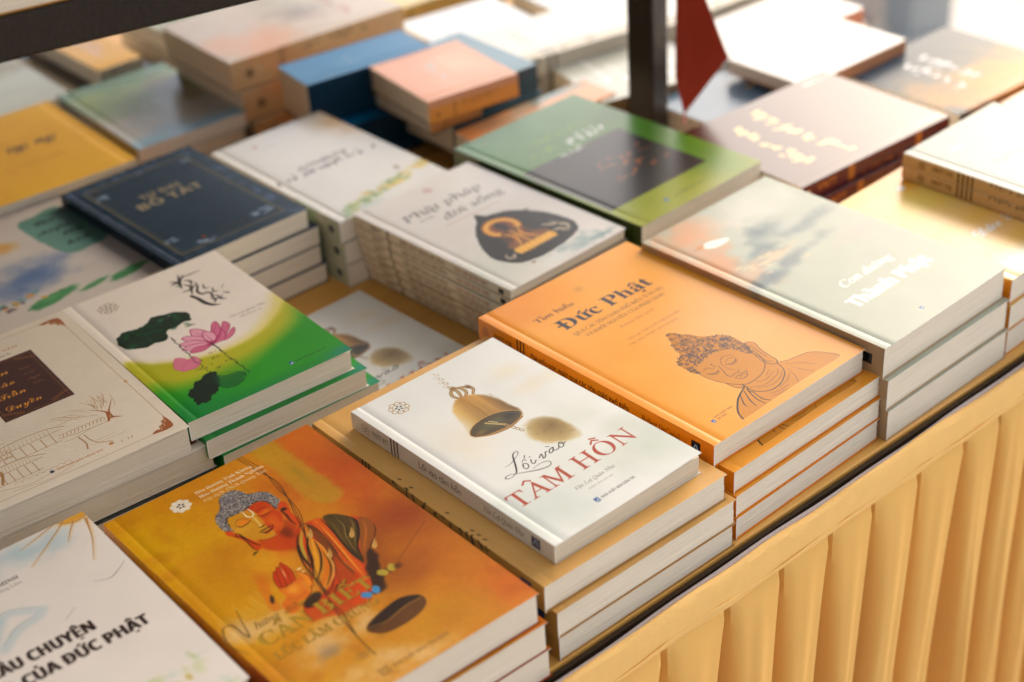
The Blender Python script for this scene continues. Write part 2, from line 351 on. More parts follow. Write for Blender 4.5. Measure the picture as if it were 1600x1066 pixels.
    c.text('Văn Lợi Quán Như', 47, 30.6, 3.2, 'serifi', (.42, .38, .34), width=34, slant=.1); c.text('THIỀN TÁNH biên dịch', 53, 25.2, 1.7, 'sans', (.6, .58, .54), width=21)
    c.pub(47.5, 12.4, 3.3, wd=29)
    c.emblem(-T/2, 189, T*.36, (.60, .48, .3), (.3, .22, .1), .3)
    c.spine_text('VNTT 017', 182, 4.2, style='serifb', col=(.2, .17, .14), width=18); c.bars(160, (.10, .07, .06), 3, 3.4, 1.5)
    c.spine_text('Lối vào tâm hồn', 132, 5.2, style='sans', col=(.16, .14, .12), width=44, slant=0); c.spine_text('Văn Lợi Quán Như', 66, 4.4, style='serifi', col=(.2, .17, .15), width=38)
    c.poly([(-T*.78, 13), (-T*.22, 13), (-T*.22, 21), (-T*.78, 21)], (.10, .18, .34), curve=False); c.stroke([(-T*.6, 15), (-T*.35, 17), (-T*.6, 19)], .8, (.6, .75, .9))
    c.grain(.02); return c
def d_cream(W, L, T):
    c = Canvas(W, L, T, 3, (.86, .66, .36), (.68, .48, .20), 5); c.wash(80, 120, 120, 150, (.90, .70, .40), .7, nz=.5, cell=40)
    c.bars(182, INK, 3, 3.6, 1.6); c.scrawl(-T*.35, 150, -T*.35+100, 8, 1.3, INK, .9, seed=6, ang=-90); c.spine_text('VNTT', 212, 4, style='sansb', col=(.35, .2, .05))
    c.poly([(-T*.8, 12), (-T*.2, 12), (-T*.2, 22), (-T*.8, 22)], (.10, .18, .34), curve=False); c.grain(.02); return c
def d_duc(W, L, T):
    OR = (.93, .52, .06)
    c = Canvas(W, L, T, 5, (.96, .64, .18), (.90, .48, .02), 8); c.wash(10, 225, 90, 40, (.93, .56, .03), .95, nz=.4, cell=30); c.wash(0, 110, 26, 150, (.94, .58, .05), .9); c.wash(110, 80, 96, 120, (.96, .68, .38), .95, nz=.3, cell=40); c.wash(155, 60, 40, 120, (.96, .62, .26), .5)
    DK = (.16, .13, .16)
    c.text('Tìm hiểu', 25, 196.5, 5.4, 'serif', (.30, .14, .04), width=38); c.text('Tìm hiểu', 25.3, 196.5, 5.4, 'serif', (.30, .14, .04), width=38)
    c.text('Đức Phật', 31.5, 174.5, 13.5, 'serifb', (.12, .13, .20), width=93)
    c.text('QUA CÁC TÔN GIÁO PHỔ BIẾN Ở ẤN ĐỘ', 32.5, 163.8, 3.7, 'serif', DK, width=92); c.text('VÀ KHỞI NGUYÊN CỦA PHẬT GIÁO', 38, 156.6, 3.7, 'serif', DK, width=81)
    c.text('Robert DeCaroli', 62, 147, 3, 'serifi', (.6, .38, .2), width=35); c.text('Dịch giả: THÍCH NỮ DIỆU NGHIÊM', 55, 131.5, 2.4, 'sans', (.62, .40, .22), width=54); c.text('Hiệu đính: PHẠM VĂN HOÀNG', 50, 125.5, 2.2, 'sans', (.62, .40, .22), width=50)
    c.emblem(79.2, 210.3, 5, (.80, .56, .22), (.5, .25, .05), .4)
    SK = (.80, .51, .0); LN = (.13, .07, .04); MD = (.40, .20, .04)
    bodyp = [(60, 29.8), (66, 33), (80, 38), (96, 38), (103.1, 35.4), (108.8, 31.6), (118.2, 29.6), (128, 26.5), (135.1, 18.2), (138.5, 7.8), (109.4, 7.8), (93.8, 7.8), (67.6, 7.2), (35.8, 6.5), (38, 12.5), (42.6, 18), (51.4, 25.1)]
    hair = [(75.8, 114.9), (78.5, 117.5), (81.5, 115.6), (83.1, 111.7), (87.7, 106), (90.2, 101.4), (93.3, 95.9), (98.4, 91.4), (104.4, 86.2), (107, 78.1), (106, 68.3), (106, 65.3), (100.1, 55), (98.2, 57), (96, 65.4), (92.3, 70.9), (85.5, 75.2), (77.9, 75.8), (67.1, 74), (58.2, 71.8), (56.1, 63.9), (53, 69), (53.4, 76), (54.4, 83.2), (57.7, 87.1), (65.2, 92.5), (69.3, 103.3), (73.5, 109.6)]
    face = [(58.2, 71.8), (55.3, 61.8), (56.5, 51.9), (60.2, 42.2), (66.1, 34.6), (71.2, 31.9), (83.7, 32.9), (93, 37.4), (99.5, 45.1), (100.1, 55), (96, 65.4), (92.3, 70.9), (85.5, 75.2), (77.9, 75.8), (67.1, 74)]
    earR = [(105.6, 67.2), (109.4, 66.8), (111.3, 62.6), (108.1, 54), (106.3, 43.8), (105.4, 37.3), (102.4, 34.7), (98.9, 36), (97.2, 41.7), (98.8, 48.9), (100.8, 55.7)]
    earL = [(59.5, 44.4), (59.6, 38), (61.2, 33.2), (64, 31.9), (65.7, 33.5), (63.2, 39.1)]
    for P in (bodyp, hair, earR): c.poly(P, (.98, .84, .64), .6, soft=1.6)
    for P in (bodyp, face, earR, earL): c.poly(P, SK, 1, soft=.3)
    c.poly([(62, 40), (66, 26), (74, 17), (84, 16), (96, 22), (103, 35), (100, 48)], SK, 1); c.poly(hair, (.78, .49, .01), 1, soft=.4)
    rr = random.Random(3); hp = np.array(catmull(hair, 3, True))
    def inside(x, y):
        ins = False
        for (x0, y0), (x1, y1) in zip(hp, np.roll(hp, -1, 0)):
            if (y < y0) != (y < y1) and x < (x1-x0)*(y-y0)/(y1-y0)+x0: ins = not ins
        return ins
    n = 0
    while n < 420:
        x, y = 52+rr.random()*56, 54+rr.random()*64
        if inside(x, y):
            n += 1; k = rr.random()*6.3; r = .7+.6*rr.random(); a = np.linspace(k, k+4, 5)
            c.stroke([(x+r*cos(t), y+r*sin(t)) for t in a], .55, (.16, .13, .20) if n % 3 else (.46, .26, .06), .9, curve=False, soft=.14)
    def L_(P, wd=.55, k=LN, a=.95): c.stroke(P, [wd*.7, wd*1.1, wd*.7], k, a)
    L_([(58.2, 71.8), (55.3, 61.8), (56.5, 51.9), (60.2, 42.2), (66.1, 34.6), (71.2, 31.9), (83.7, 32.9), (93, 37.4), (99.5, 45.1), (100.1, 55)]); c.stroke(earR, .55, LN, .95, closed=True); L_([(103.6, 58.8), (101.1, 49.4), (99.2, 42), (102.1, 38)]); L_([(107, 63), (105, 54), (103.6, 45)], .4); L_([(59.5, 44.4), (59.6, 38), (61.2, 33.2), (64, 31.9), (65.7, 33.5)])
    L_([(78.3, 61), (83.5, 63), (88.4, 61)], .4, MD); L_([(76.8, 59.6), (80, 57.2), (84, 57.2), (87.6, 59.6)], .75); L_([(77.8, 58.6), (80, 55.8), (84, 55.6), (87.4, 58)], .4, MD); L_([(74.5, 60.1), (78, 65), (84, 67.4), (89.9, 63.4)], .5, MD)
    L_([(59.4, 61), (61.5, 58.2), (65, 57), (68.2, 58.4)], .75); L_([(60, 59.6), (62, 56.2), (65.4, 55.4), (67.4, 57)], .4, MD); L_([(59.4, 64.7), (64.5, 65.8), (67.5, 61.4)], .5, MD)
    L_([(72.2, 62), (70.4, 56.5), (67.5, 49.4), (69, 46.2), (72, 47.2), (75.4, 46.4), (77.9, 48.6)], .5); L_([(74.5, 60), (74.2, 54), (76, 50)], .35, MD)
    L_([(68.6, 43), (71.6, 43.9), (73.4, 43.1), (76, 43.8), (80.8, 43.2)], .55); L_([(69, 42.6), (71.4, 39.2), (76.4, 39.2), (80.2, 42.6)], .5); L_([(71, 41.4), (75, 41.8), (78, 42)], .4, MD); c.wash(70.3, 66.6, .9, .9, LN, 1, soft=.5); c.wash(69.9, 63.6, .8, .8, LN, 1, soft=.5)
    L_([(103.1, 35.4), (108.8, 31.6), (118.2, 29.6), (128, 26.5), (135.1, 18.2), (138.5, 7.8)], .5); c.stroke([(35.8, 6.5), (38, 12.5), (42.6, 18), (51.4, 25.1), (60.3, 29.5), (66.1, 31.7)], [.9, 1.3, 1.3, .8], LN, 1)
    for P in ([(66.1, 34.6), (65.4, 24.1), (72.7, 16.3), (83.6, 15.9), (94.7, 21.1), (100, 27), (102.4, 34.7)], [(61.1, 28.7), (55.4, 18.1), (53.3, 10.7)], [(55.3, 26.5), (49.7, 18.7), (48.3, 14.7)], [(63.9, 28.4), (59.7, 16.3), (59.8, 8)], [(64, 22.8), (62.6, 13.2), (64.8, 8)], [(66.5, 30), (63, 26), (65, 22)]): L_(P, .75)
    for P in ([(74.9, 29.5), (81.5, 26.7), (92.6, 29.2)], [(66.8, 28.1), (77, 22.9), (91, 25), (97.8, 29.4)], [(70, 24), (79, 19.6), (90, 21), (98, 26)], [(84.4, 29.2), (91.9, 32.8)], [(80.7, 13.4), (91.7, 15.8), (98.4, 20)], [(102.2, 24.7), (98.3, 14.4), (93.8, 8)], [(105.2, 24.4), (108.8, 14.7), (112.4, 9.4)], [(83.5, 8.5), (75.6, 8.7), (69.8, 11.1)], [(106, 29), (114, 22), (119, 14)], [(70, 14), (78, 11), (88, 11.4)]): L_(P, .45, MD, .9)
    c.pub(19, 17.5, 2.6, tx=None); c.text('NHÀ XUẤT BẢN', 23.8, 21.2, 1.5, 'sansb', (.5, .3, .2), width=18); c.text('HÀ NỘI', 23.8, 18.2, 1.5, 'sansb', (.5, .3, .2), width=9)
    c.spine_text('VNTT 128', 218, 4.4, style='serifb', col=(.22, .08, .02), width=20); c.emblem(-T/2, 227, T*.24, (.4, .16, .02), None, .3); c.bars(191, (.14, .06, .04), 3, 3.4, 1.6)
    c.spine_text('TÌM HIỂU ĐỨC PHẬT QUA CÁC TÔN GIÁO PHỔ BIẾN', 178, 3.9, style='sansb', col=(.22, .08, .02), width=100)
    c.spine_text('Robert DeCaroli', 66, 4.4, style='serifi', col=(.22, .08, .02), width=36); c.poly([(-T*.76, 12), (-T*.24, 12), (-T*.24, 20), (-T*.76, 20)], (.10, .10, .14), curve=False); c.stroke([(-T*.6, 14), (-T*.4, 16), (-T*.6, 18)], .8, (.6, .75, .9))
    c.grain(.02); return c
def d_pain(W, L, T):
    c = Canvas(W, L, T, 5, (.78, .50, .05), (.62, .24, .04), 11)
    W_ = c.wash
    for (x, y, rx, ry, k, a) in ((15, 190, 76, 100, (.84, .62, .02), 1), (20, 110, 56, 76, (.82, .58, .03), .95), (30, 150, 30, 40, (.72, .46, .04), .4), (140, 180, 60, 90, (.74, .30, .04), 1), (150, 230, 50, 40, (.78, .38, .06), .9), (140, 110, 50, 50, (.58, .22, .04), .9), (135, 60, 50, 60, (.76, .42, .05), .9), (152, 20, 30, 40, (.82, .40, .04), .9), (100, 110, 50, 40, (.50, .21, .04), .6), (110, 70, 40, 30, (.56, .27, .05), .6), (100, 25, 46, 26, (.76, .52, .05), .9), (20, 20, 60, 34, (.82, .60, .12), .8)): W_(x, y, rx, ry, k, a, nz=.6, cell=26)
    for i in range(70):
        r = random.Random(i); W_(r.random()*W, r.random()*L, 8+r.random()*14, 5+r.random()*10, ((.82, .54, .10), (.62, .30, .05), (.78, .46, .06))[i % 3], .22, rot=r.random()*180, nz=.9, cell=8, k=i % 3)
    c.poly([(112, 247), (128, 247), (130, 200), (131, 166), (118, 160), (110, 172), (111, 210)], (.72, .56, .10), .75, soft=3, nz=2)
    W_(121, 196, 5, 30, (.60, .50, .12), .5, nz=.8)
    for (x, y, rx, ry) in ((30, 8, 34, 18), (60, 18, 34, 18), (85, 6, 24, 12), (38, 50, 34, 20), (58, 66, 30, 14), (10, 96, 16, 16), (24, 90, 22, 14), (66, 50, 20, 12)): W_(x, y, rx, ry, (.86, .70, .46), .85, nz=.9, cell=12)
    W_(38, 45, 14, 9, (.42, .36, .34), .5, nz=.8); W_(50, 30, 10, 6, (.5, .42, .36), .4, nz=.8)
    for i in range(14):
        r = random.Random(i+9); x = 4+i*2.4; c.stroke([(x, 104+r.random()*16), (x+1, 96), (x-1, 84+r.random()*8)], 1.3, (.84, .70, .44), .4, soft=.5)
    BK = (.10, .06, .05)
    # seated figure: torso, robe, hand, head (millimetres on the cover)
    for (x, y, rx, ry) in ((30, 86, 20, 16), (44, 96, 18, 9)): W_(x, y, rx, ry, (.84, .68, .40), .7, nz=.9, cell=8)
    W_(64.1, 137.6, 26, 30, (.86, .56, .10), 0.7, rot=0, soft=0.9, nz=0.5)
    W_(80.2, 149.0, 13, 17, (.76, .24, .03), 0.85, rot=0, soft=0.9, nz=0.5)
    W_(72.1, 143.2, 12, 14, (.80, .36, .05), 0.7, rot=0, soft=0.9, nz=0.5)
    W_(54.3, 143.3, 14, 22, (.84, .60, .08), 0.7, rot=0, soft=0.9, nz=0.5)
    W_(84.6, 160.6, 8, 10, (.50, .16, .03), 0.7, rot=0, soft=0.9, nz=0.5)
    W_(76.6, 138.9, 6, 16, (.50, .16, .03), 0.5, rot=0, soft=0.9, nz=0.5)
    W_(44.6, 126.6, 9, 14, (.78, .40, .05), 0.6, rot=0, soft=0.9, nz=0.5)
    c.poly([(91.1, 154.2), (98.9, 152.7), (105.8, 150.0), (111.8, 149.2), (117.5, 141.6), (122.4, 135.9), (125.9, 128.4), (123.9, 120.4), (115.4, 110.9), (105.3, 101.5), (99.1, 94.4), (93.3, 83.4), (87.1, 71.2), (79.6, 64.4), (70.4, 66.1), (61.2, 64.6), (56.5, 72.6), (45.0, 75.0), (49.7, 89.5), (58.6, 95.1), (68.1, 107.6), (70.9, 117.8), (73.7, 128.3), (79.1, 140.3), (85.8, 149.4)], (.76, .24, .03), 1, soft=1.2, nz=1)
    c.poly([(105.4, 150.3), (112.0, 149.4), (117.5, 141.6), (119.2, 133.0), (113.8, 122.3), (105.2, 111.2), (99.3, 96.1), (97.7, 101.4), (97.8, 110.7), (99.6, 122.4), (102.3, 135.5)], (.30, .22, .07), 1, soft=0.6, nz=0)
    c.poly([(121.8, 134.4), (126.1, 128.7), (124.1, 120.2), (117.4, 112.9), (109.2, 105.4), (100.7, 96.6), (102.8, 104.0), (108.1, 114.1), (114.7, 123.4)], (.56, .30, .08), 1, soft=0.6, nz=0)
    c.stroke([(109.2, 148.7), (112.0, 140.0), (107.9, 128.0), (101.9, 116.3), (99.6, 99.5)], [0.5, 1.4, 1.4, 1, 0.5], (.13, .08, .05), 0.95, soft=0.3)
    c.stroke([(117.3, 141.2), (119.2, 133.0), (112.8, 121.3), (104.9, 111.5), (99.7, 97.5)], [0.5, 1.3, 1.8, 1.2, 0.4], (.13, .08, .05), 0.95, soft=0.3)
    c.stroke([(111.4, 145.5), (110.8, 135.1), (105.0, 123.0), (101.0, 107.6)], [0.3, 0.9, 0.9, 0.3], (.62, .50, .22), 0.8, soft=0.3)
    c.stroke([(118.0, 139.1), (115.3, 130.7), (109.3, 120.7), (104.3, 112.1)], [0.3, 0.8, 0.8, 0.3], (.56, .44, .18), 0.8, soft=0.3)
    c.stroke([(106.9, 146.9), (106.0, 137.7), (102.7, 125.2), (100.7, 111.7)], [0.4, 1.2, 1.2, 0.4], (.42, .32, .10), 0.9, soft=0.3)
    c.stroke([(122.4, 129.8), (117.8, 120.3), (108.9, 109.5), (102.8, 100.2)], [0.4, 1.6, 1.4, 0.4], (.72, .38, .10), 0.8, soft=0.3)
    c.stroke([(125.6, 122.7), (121.2, 115.1), (110.7, 105.9), (101.0, 96.3)], [0.4, 0.9, 0.9, 0.4], (.13, .08, .05), 0.8, soft=0.3)
    c.poly([(108.4, 104.3), (109.2, 97.8), (104.6, 87.2), (98.6, 74.6), (94.6, 67.7), (88.4, 66.5), (86.8, 71.5), (91.7, 81.2), (97.4, 92.3)], (.20, .11, .06), 0.95, soft=1.6, nz=1.5)
    c.poly([(98.4, 152.1), (104.4, 150.4), (103.4, 140.3), (100.8, 127.1), (97.8, 110.7), (96.6, 96.8), (92.8, 85.6), (89.9, 83.0), (90.1, 93.8), (90.5, 106.4), (92.6, 121.5), (95.3, 136.3)], (.82, .32, .04), 1, soft=0.6, nz=0)
    c.stroke([(103.6, 150.1), (102.7, 136.1), (100.1, 120.0), (98.6, 104.2), (98.5, 95.0)], [0.5, 1.2, 1.4, 1, 0.4], (.13, .08, .05), 0.9, soft=0.3)
    c.stroke([(100.2, 151.4), (98.7, 135.0), (96.4, 117.8), (93.6, 101.6), (91.6, 86.9)], [0.4, 1.3, 1.6, 1.4, 0.5], (.92, .58, .14), 0.85, soft=0.3)
    c.stroke([(99.8, 147.8), (96.7, 129.1), (93.7, 110.9), (91.7, 95.9)], [0.3, 1, 1, 0.3], (.50, .16, .03), 0.8, soft=0.3)
    c.stroke([(90.5, 106.4), (89.9, 99.5), (90.3, 95.5)], [0.3, 0.8, 0.3], (.94, .80, .5), 0.9, soft=0.3)
    c.poly([(91.8, 153.5), (96.4, 149.1), (95.9, 135.7), (93.0, 119.1), (90.5, 106.4), (88.6, 91.6), (75.9, 85.6), (80.4, 99.5), (84.0, 110.8), (87.0, 121.2), (90.4, 137.1)], (.46, .22, .05), 0.95, soft=0.8, nz=0)
    c.stroke([(92.1, 153.2), (95.7, 144.8), (94.6, 129.2), (91.9, 114.5)], [0.5, 1.8, 2, 0.8], (.13, .08, .05), 0.9, soft=0.3)
    c.stroke([(95.6, 147.9), (95.1, 134.5), (93.4, 119.7)], [0.3, 1, 0.3], (.70, .36, .06), 0.8, soft=0.3)
    c.poly([(89.1, 113.4), (87.9, 99.6), (86.7, 86.0), (78.1, 79.9), (76.8, 88.3), (81.9, 101.7)], (.72, .26, .04), 0.9, soft=1, nz=1)
    c.poly([(89.5, 151.8), (93.8, 151.6), (89.3, 140.2), (87.9, 124.1), (84.7, 110.2), (77.0, 99.1), (69.1, 92.2), (59.5, 88.9), (52.4, 90.4), (62.2, 98.8), (68.8, 107.0), (71.7, 119.0), (76.5, 133.2)], (.80, .50, .10), 1, soft=0.7, nz=0)
    c.stroke([(87.3, 150.0), (79.0, 138.5), (74.2, 125.9), (72.7, 114.3), (67.9, 104.2)], [0.48, 1.6, 1.7600000000000002, 0.6400000000000001], (.13, .08, .05), 0.92, soft=0.3)
    c.stroke([(89.4, 149.9), (81.1, 138.4), (76.3, 125.8), (74.7, 114.2)], [0.42, 1.4, 1.54, 0.5599999999999999], (.66, .62, .22), 0.92, soft=0.3)
    c.stroke([(92.3, 151.1), (84.3, 139.2), (78.8, 127.2), (75.8, 118.8), (71.2, 112.0)], [0.72, 2.4, 2.64, 0.96], (.78, .22, .03), 0.92, soft=0.3)
    c.stroke([(89.1, 142.3), (82.4, 133.2), (77.3, 121.0), (71.8, 111.4)], [0.54, 1.8, 1.9800000000000002, 0.7200000000000001], (.13, .08, .05), 0.92, soft=0.3)
    c.stroke([(88.3, 137.2), (82.5, 125.5), (76.8, 114.1), (68.2, 103.9), (60.1, 97.2)], [0.78, 2.6, 2.8600000000000003, 1.04], (.88, .60, .12), 0.92, soft=0.3)
    c.stroke([(88.8, 134.8), (84.3, 121.9), (77.6, 111.4), (69.2, 102.9)], [0.39, 1.3, 1.4300000000000002, 0.52], (.13, .08, .05), 0.92, soft=0.3)
    c.stroke([(89.3, 132.4), (85.4, 118.9), (79.7, 107.5), (70.2, 98.3), (61.7, 92.1)], [0.72, 2.4, 2.64, 0.96], (.84, .42, .06), 0.92, soft=0.3)
    c.stroke([(86.3, 121.8), (84.2, 112.5), (79.7, 103.8), (70.5, 94.4)], [0.3, 1, 1.1, 0.4], (.13, .08, .05), 0.92, soft=0.3)
    c.stroke([(86.0, 118.3), (84.4, 108.6), (77.6, 98.5), (70.4, 92.7)], [0.27, 0.9, 0.9900000000000001, 0.36000000000000004], (.90, .70, .34), 0.92, soft=0.3)
    c.stroke([(89.0, 136.6), (88.7, 125.2), (84.8, 111.9)], [0.27, 0.9, 0.9900000000000001, 0.36000000000000004], (.93, .66, .2), 0.92, soft=0.3)
    c.poly([(51.2, 91.6), (59.2, 94.5), (63.7, 92.0), (61.1, 87.4), (53.9, 83.7), (49.5, 86.2)], (.14, .10, .06), 0.9, soft=1.2, nz=1)
    c.stroke([(66.8, 89.0), (76.7, 95.7), (80.7, 99.2)], [0.4, 2.4, 0.6], (.72, .22, .04), 0.9, soft=0.3)
    c.stroke([(68.3, 85.8), (74.9, 90.1), (73.7, 87.7), (69.2, 84.9)], [0.4, 1, 0.8, 0.3], (.13, .08, .05), 0.9, soft=0.3)
    c.stroke([(78.2, 97.9), (70.9, 90.4), (63.4, 87.0)], [0.3, 1, 0.4], (.13, .08, .05), 0.7, soft=0.3)
    c.poly([(77.9, 85.5), (86.0, 85.0), (92.9, 82.8), (87.1, 71.2), (81.1, 66.4), (72.4, 66.0), (70.9, 72.6)], (.82, .27, .03), 1, soft=0.9, nz=0)
    c.stroke([(77.5, 84.9), (85.6, 84.4), (93.2, 82.5)], [0.5, 1.6, 0.8], (.90, .60, .14), 0.95, soft=0.3)
    c.poly([(61.3, 85.4), (67.0, 81.7), (70.9, 72.6), (72.4, 66.0), (62.6, 66.7), (51.9, 71.8), (44.3, 74.0), (47.3, 81.4)], (.76, .30, .05), 0.9, soft=1.5, nz=1)
    c.stroke([(92.5, 154.9), (85.8, 149.4), (78.4, 139.1), (72.1, 124.2), (68.9, 108.7), (67.2, 94.0), (66.1, 79.0)], [0.6, 0.9, 0.9, 0.9, 0.6], (.13, .08, .05), 0.95, soft=0.3)
    c.poly([(44.2, 132.5), (44.9, 120.8), (41.0, 108.5), (39.0, 96.2), (33.3, 98.2), (35.8, 109.9), (39.0, 121.1)], (.82, .44, .07), 0.8, soft=1.4, nz=1)
    c.poly([(40.4, 110.8), (40.6, 107.1), (37.7, 102.7), (36.9, 105.3)], (.16, .12, .08), 0.9, soft=0.4, nz=0)
    c.poly([(49.9, 114.3), (54.6, 115.2), (59.1, 112.6), (65.1, 112.3), (66.0, 106.0), (62.1, 98.9), (54.6, 93.6), (49.3, 93.4), (46.3, 87.5), (39.9, 88.4), (40.4, 98.4), (46.6, 103.1), (46.3, 110.4)], (.84, .42, .07), 1, soft=0.5, nz=0)
    W_(53.3, 105.5, 8, 8, (.92, .62, .16), 0.9, rot=0, soft=0.9, nz=0.5)
    W_(61.8, 102.8, 4, 9, (.90, .62, .18), 0.8, rot=0, soft=0.9, nz=0.5)
    c.stroke([(49.8, 113.4), (51.2, 120.2), (54.1, 126.7)], [4.620000000000001, 4.41, 2.52], (.45, .10, .02), 1, soft=0.25)
    c.stroke([(49.8, 113.4), (51.2, 120.2), (54.1, 126.7)], [3.57, 3.3600000000000003, 1.6800000000000002], (.76, .22, .03), 1, soft=0.25)
    c.stroke([(51.7, 112.4), (55.0, 122.1), (57.4, 129.0)], [4.620000000000001, 4.41, 2.52], (.45, .10, .02), 1, soft=0.25)
    c.stroke([(51.7, 112.4), (55.0, 122.1), (57.4, 129.0)], [3.57, 3.3600000000000003, 1.6800000000000002], (.76, .22, .03), 1, soft=0.25)
    c.stroke([(55.1, 112.8), (59.1, 123.6), (61.1, 131.0)], [4.4, 4.2, 2.4], (.45, .10, .02), 1, soft=0.25)
    c.stroke([(55.1, 112.8), (59.1, 123.6), (61.1, 131.0)], [3.4, 3.2, 1.6], (.76, .22, .03), 1, soft=0.25)
    c.stroke([(58.5, 113.2), (61.0, 121.8), (61.8, 127.6)], [3.5200000000000005, 3.3600000000000003, 1.92], (.45, .10, .02), 1, soft=0.25)
    c.stroke([(58.5, 113.2), (61.0, 121.8), (61.8, 127.6)], [2.72, 2.5600000000000005, 1.2800000000000002], (.76, .22, .03), 1, soft=0.25)
    c.stroke([(58.8, 127.6), (57.3, 121.7), (55.7, 116.8)], [0.3, 0.9, 0.3], (.94, .70, .46), 0.9, soft=0.3)
    c.stroke([(63.0, 101.6), (65.6, 110.0), (64.6, 114.7), (63.5, 117.6)], [5, 4.4, 3.4, 1.6], (.48, .14, .02), 1, soft=0.3)
    c.stroke([(62.8, 101.8), (65.1, 109.6), (64.5, 114.4), (63.4, 117.3)], [4.2, 3.6, 2.6, 1.1], (.90, .52, .10), 1, soft=0.3)
    W_(66.6, 118.9, 3, 1.3, (.95, .88, .70), 0.95, rot=0, soft=0.9, nz=0.5)
    W_(67.0, 115.1, 2, 1, (.95, .88, .70), 0.9, rot=0, soft=0.9, nz=0.5)
    c.stroke([(49.8, 112.5), (53.0, 111.2), (57.7, 112.1)], 0.5, (.45, .14, .03), 0.8, soft=0.3)
    c.stroke([(45.8, 100.3), (50.8, 97.2), (57.5, 97.9)], 0.5, (.50, .18, .03), 0.6, soft=0.3)
    c.stroke([(63.4, 101.2), (60.6, 96.7), (53.8, 92.6)], 0.7, (.40, .12, .03), 0.8, soft=0.3)
    c.poly([(93.9, 147.9), (92.5, 143.0), (90.3, 139.2), (87.9, 138.4), (88.3, 141.6), (91.0, 144.4)], (.84, .66, .34), 1, soft=0.3, nz=0)
    c.stroke([(93.7, 147.3), (91.0, 142.4), (88.3, 139.1)], 0.35, (.42, .2, .05), 0.9, soft=0.3)
    c.poly([(113.3, 130.1), (111.7, 125.3), (109.5, 121.6), (107.0, 120.8), (107.5, 123.9), (110.3, 126.7)], (.84, .66, .34), 1, soft=0.3, nz=0)
    c.stroke([(113.1, 129.5), (110.2, 124.8), (107.5, 121.5)], 0.35, (.42, .2, .05), 0.9, soft=0.3)
    c.poly([(91.4, 123.0), (90.0, 118.3), (87.9, 114.6), (85.5, 113.9), (85.9, 116.9), (88.6, 119.6)], (.84, .66, .34), 1, soft=0.3, nz=0)
    c.stroke([(91.2, 122.4), (88.5, 117.7), (85.9, 114.6)], 0.35, (.42, .2, .05), 0.9, soft=0.3)
    c.poly([(117.4, 111.4), (115.8, 106.7), (113.6, 103.0), (111.2, 102.4), (111.6, 105.4), (114.4, 108.0)], (.84, .66, .34), 1, soft=0.3, nz=0)
    c.stroke([(117.2, 110.8), (114.4, 106.2), (111.7, 103.0)], 0.35, (.42, .2, .05), 0.9, soft=0.3)
    c.poly([(64.9, 159.6), (77.4, 157.7), (87.1, 163.8), (87.4, 155.8), (89.7, 150.9), (82.8, 144.8), (76.8, 138.0), (67.3, 142.2), (62.0, 149.8), (62.4, 155.7)], (.76, .24, .03), 0.85, soft=2, nz=1)
    W_(80.8, 154.4, 6, 12, (.40, .14, .03), 0.7, rot=0, soft=0.9, nz=0.5)
    c.poly([(93.4, 184.2), (97.2, 181.3), (96.5, 175.9), (94.0, 169.0), (94.3, 162.0), (93.6, 156.2), (90.4, 154.1), (88.0, 157.8), (88.1, 165.4), (89.7, 173.2), (89.9, 178.3)], (.78, .26, .03), 1, soft=0.4, nz=0)
    c.stroke([(90.3, 175.2), (90.3, 168.6), (89.3, 163.0), (89.3, 156.5)], [0.8, 1.8, 1.4, 0.5], (.28, .12, .04), 0.9, soft=0.3)
    W_(92.4, 175.1, 2.6, 2.2, (.16, .10, .05), 0.95, rot=0, soft=0.5, nz=0.5)
    c.poly([(52.7, 181.6), (55.9, 181.2), (57.1, 175.5), (58.8, 169.4), (61.0, 162.1), (62.4, 155.7), (60.9, 152.2), (57.9, 151.9), (56.6, 156.3), (56.7, 165.0), (54.4, 172.3), (51.8, 178.0)], (.80, .26, .03), 1, soft=0.4, nz=0)
    c.stroke([(56.2, 175.1), (57.7, 174.2), (58.6, 167.0), (59.9, 159.4), (61.9, 155.0)], [0.6, 1.1, 0.8, 0.5], (.13, .08, .05), 0.95, soft=0.3)
    c.stroke([(55.7, 174.3), (55.6, 172.5), (57.4, 169.4), (57.4, 161.8), (56.8, 155.5), (58.1, 151.7)], [0.8, 1, 0.6, 0.7, 0.6, 0.3], (.13, .08, .05), 0.9, soft=0.3)
    c.stroke([(57.6, 151.0), (54.9, 150.5), (52.9, 149.4)], [0.5, 1.8, 0.3], (.13, .08, .05), 0.95, soft=0.3)
    c.poly([(61.6, 192.6), (67.1, 192.5), (74.4, 192.0), (81.3, 194.0), (86.7, 192.4), (89.2, 186.4), (88.8, 179.3), (89.3, 173.6), (86.3, 165.9), (81.5, 160.2), (75.0, 156.1), (69.2, 156.7), (64.5, 160.0), (61.1, 164.5), (58.9, 171.8), (57.1, 179.9), (58.7, 187.5)], (.78, .54, .08), 1, soft=0.35, nz=0)
    c.poly([(74.4, 192.0), (81.3, 194.0), (86.7, 192.4), (89.2, 186.4), (88.8, 179.3), (89.3, 173.6), (86.3, 165.9), (81.5, 160.2), (76.0, 156.5), (75.3, 159.7), (75.2, 165.0), (75.2, 170.2), (76.8, 173.8), (76.7, 179.2), (77.4, 185.1), (76.5, 188.7)], (.76, .24, .03), 1, soft=0.8, nz=0)
    W_(82.5, 181.5, 8, 3.4, (.84, .42, .06), 0.9, rot=0, soft=0.9, nz=0.5)
    W_(80.4, 172.9, 8, 8, (.80, .34, .04), 0.8, rot=0, soft=0.9, nz=0.5)
    W_(81.2, 165.6, 5, 9, (.86, .40, .06), 0.6, rot=0, soft=0.9, nz=0.5)
    W_(62.4, 177.4, 10, 7, (.82, .60, .14), 0.7, rot=0, soft=0.9, nz=0.5)
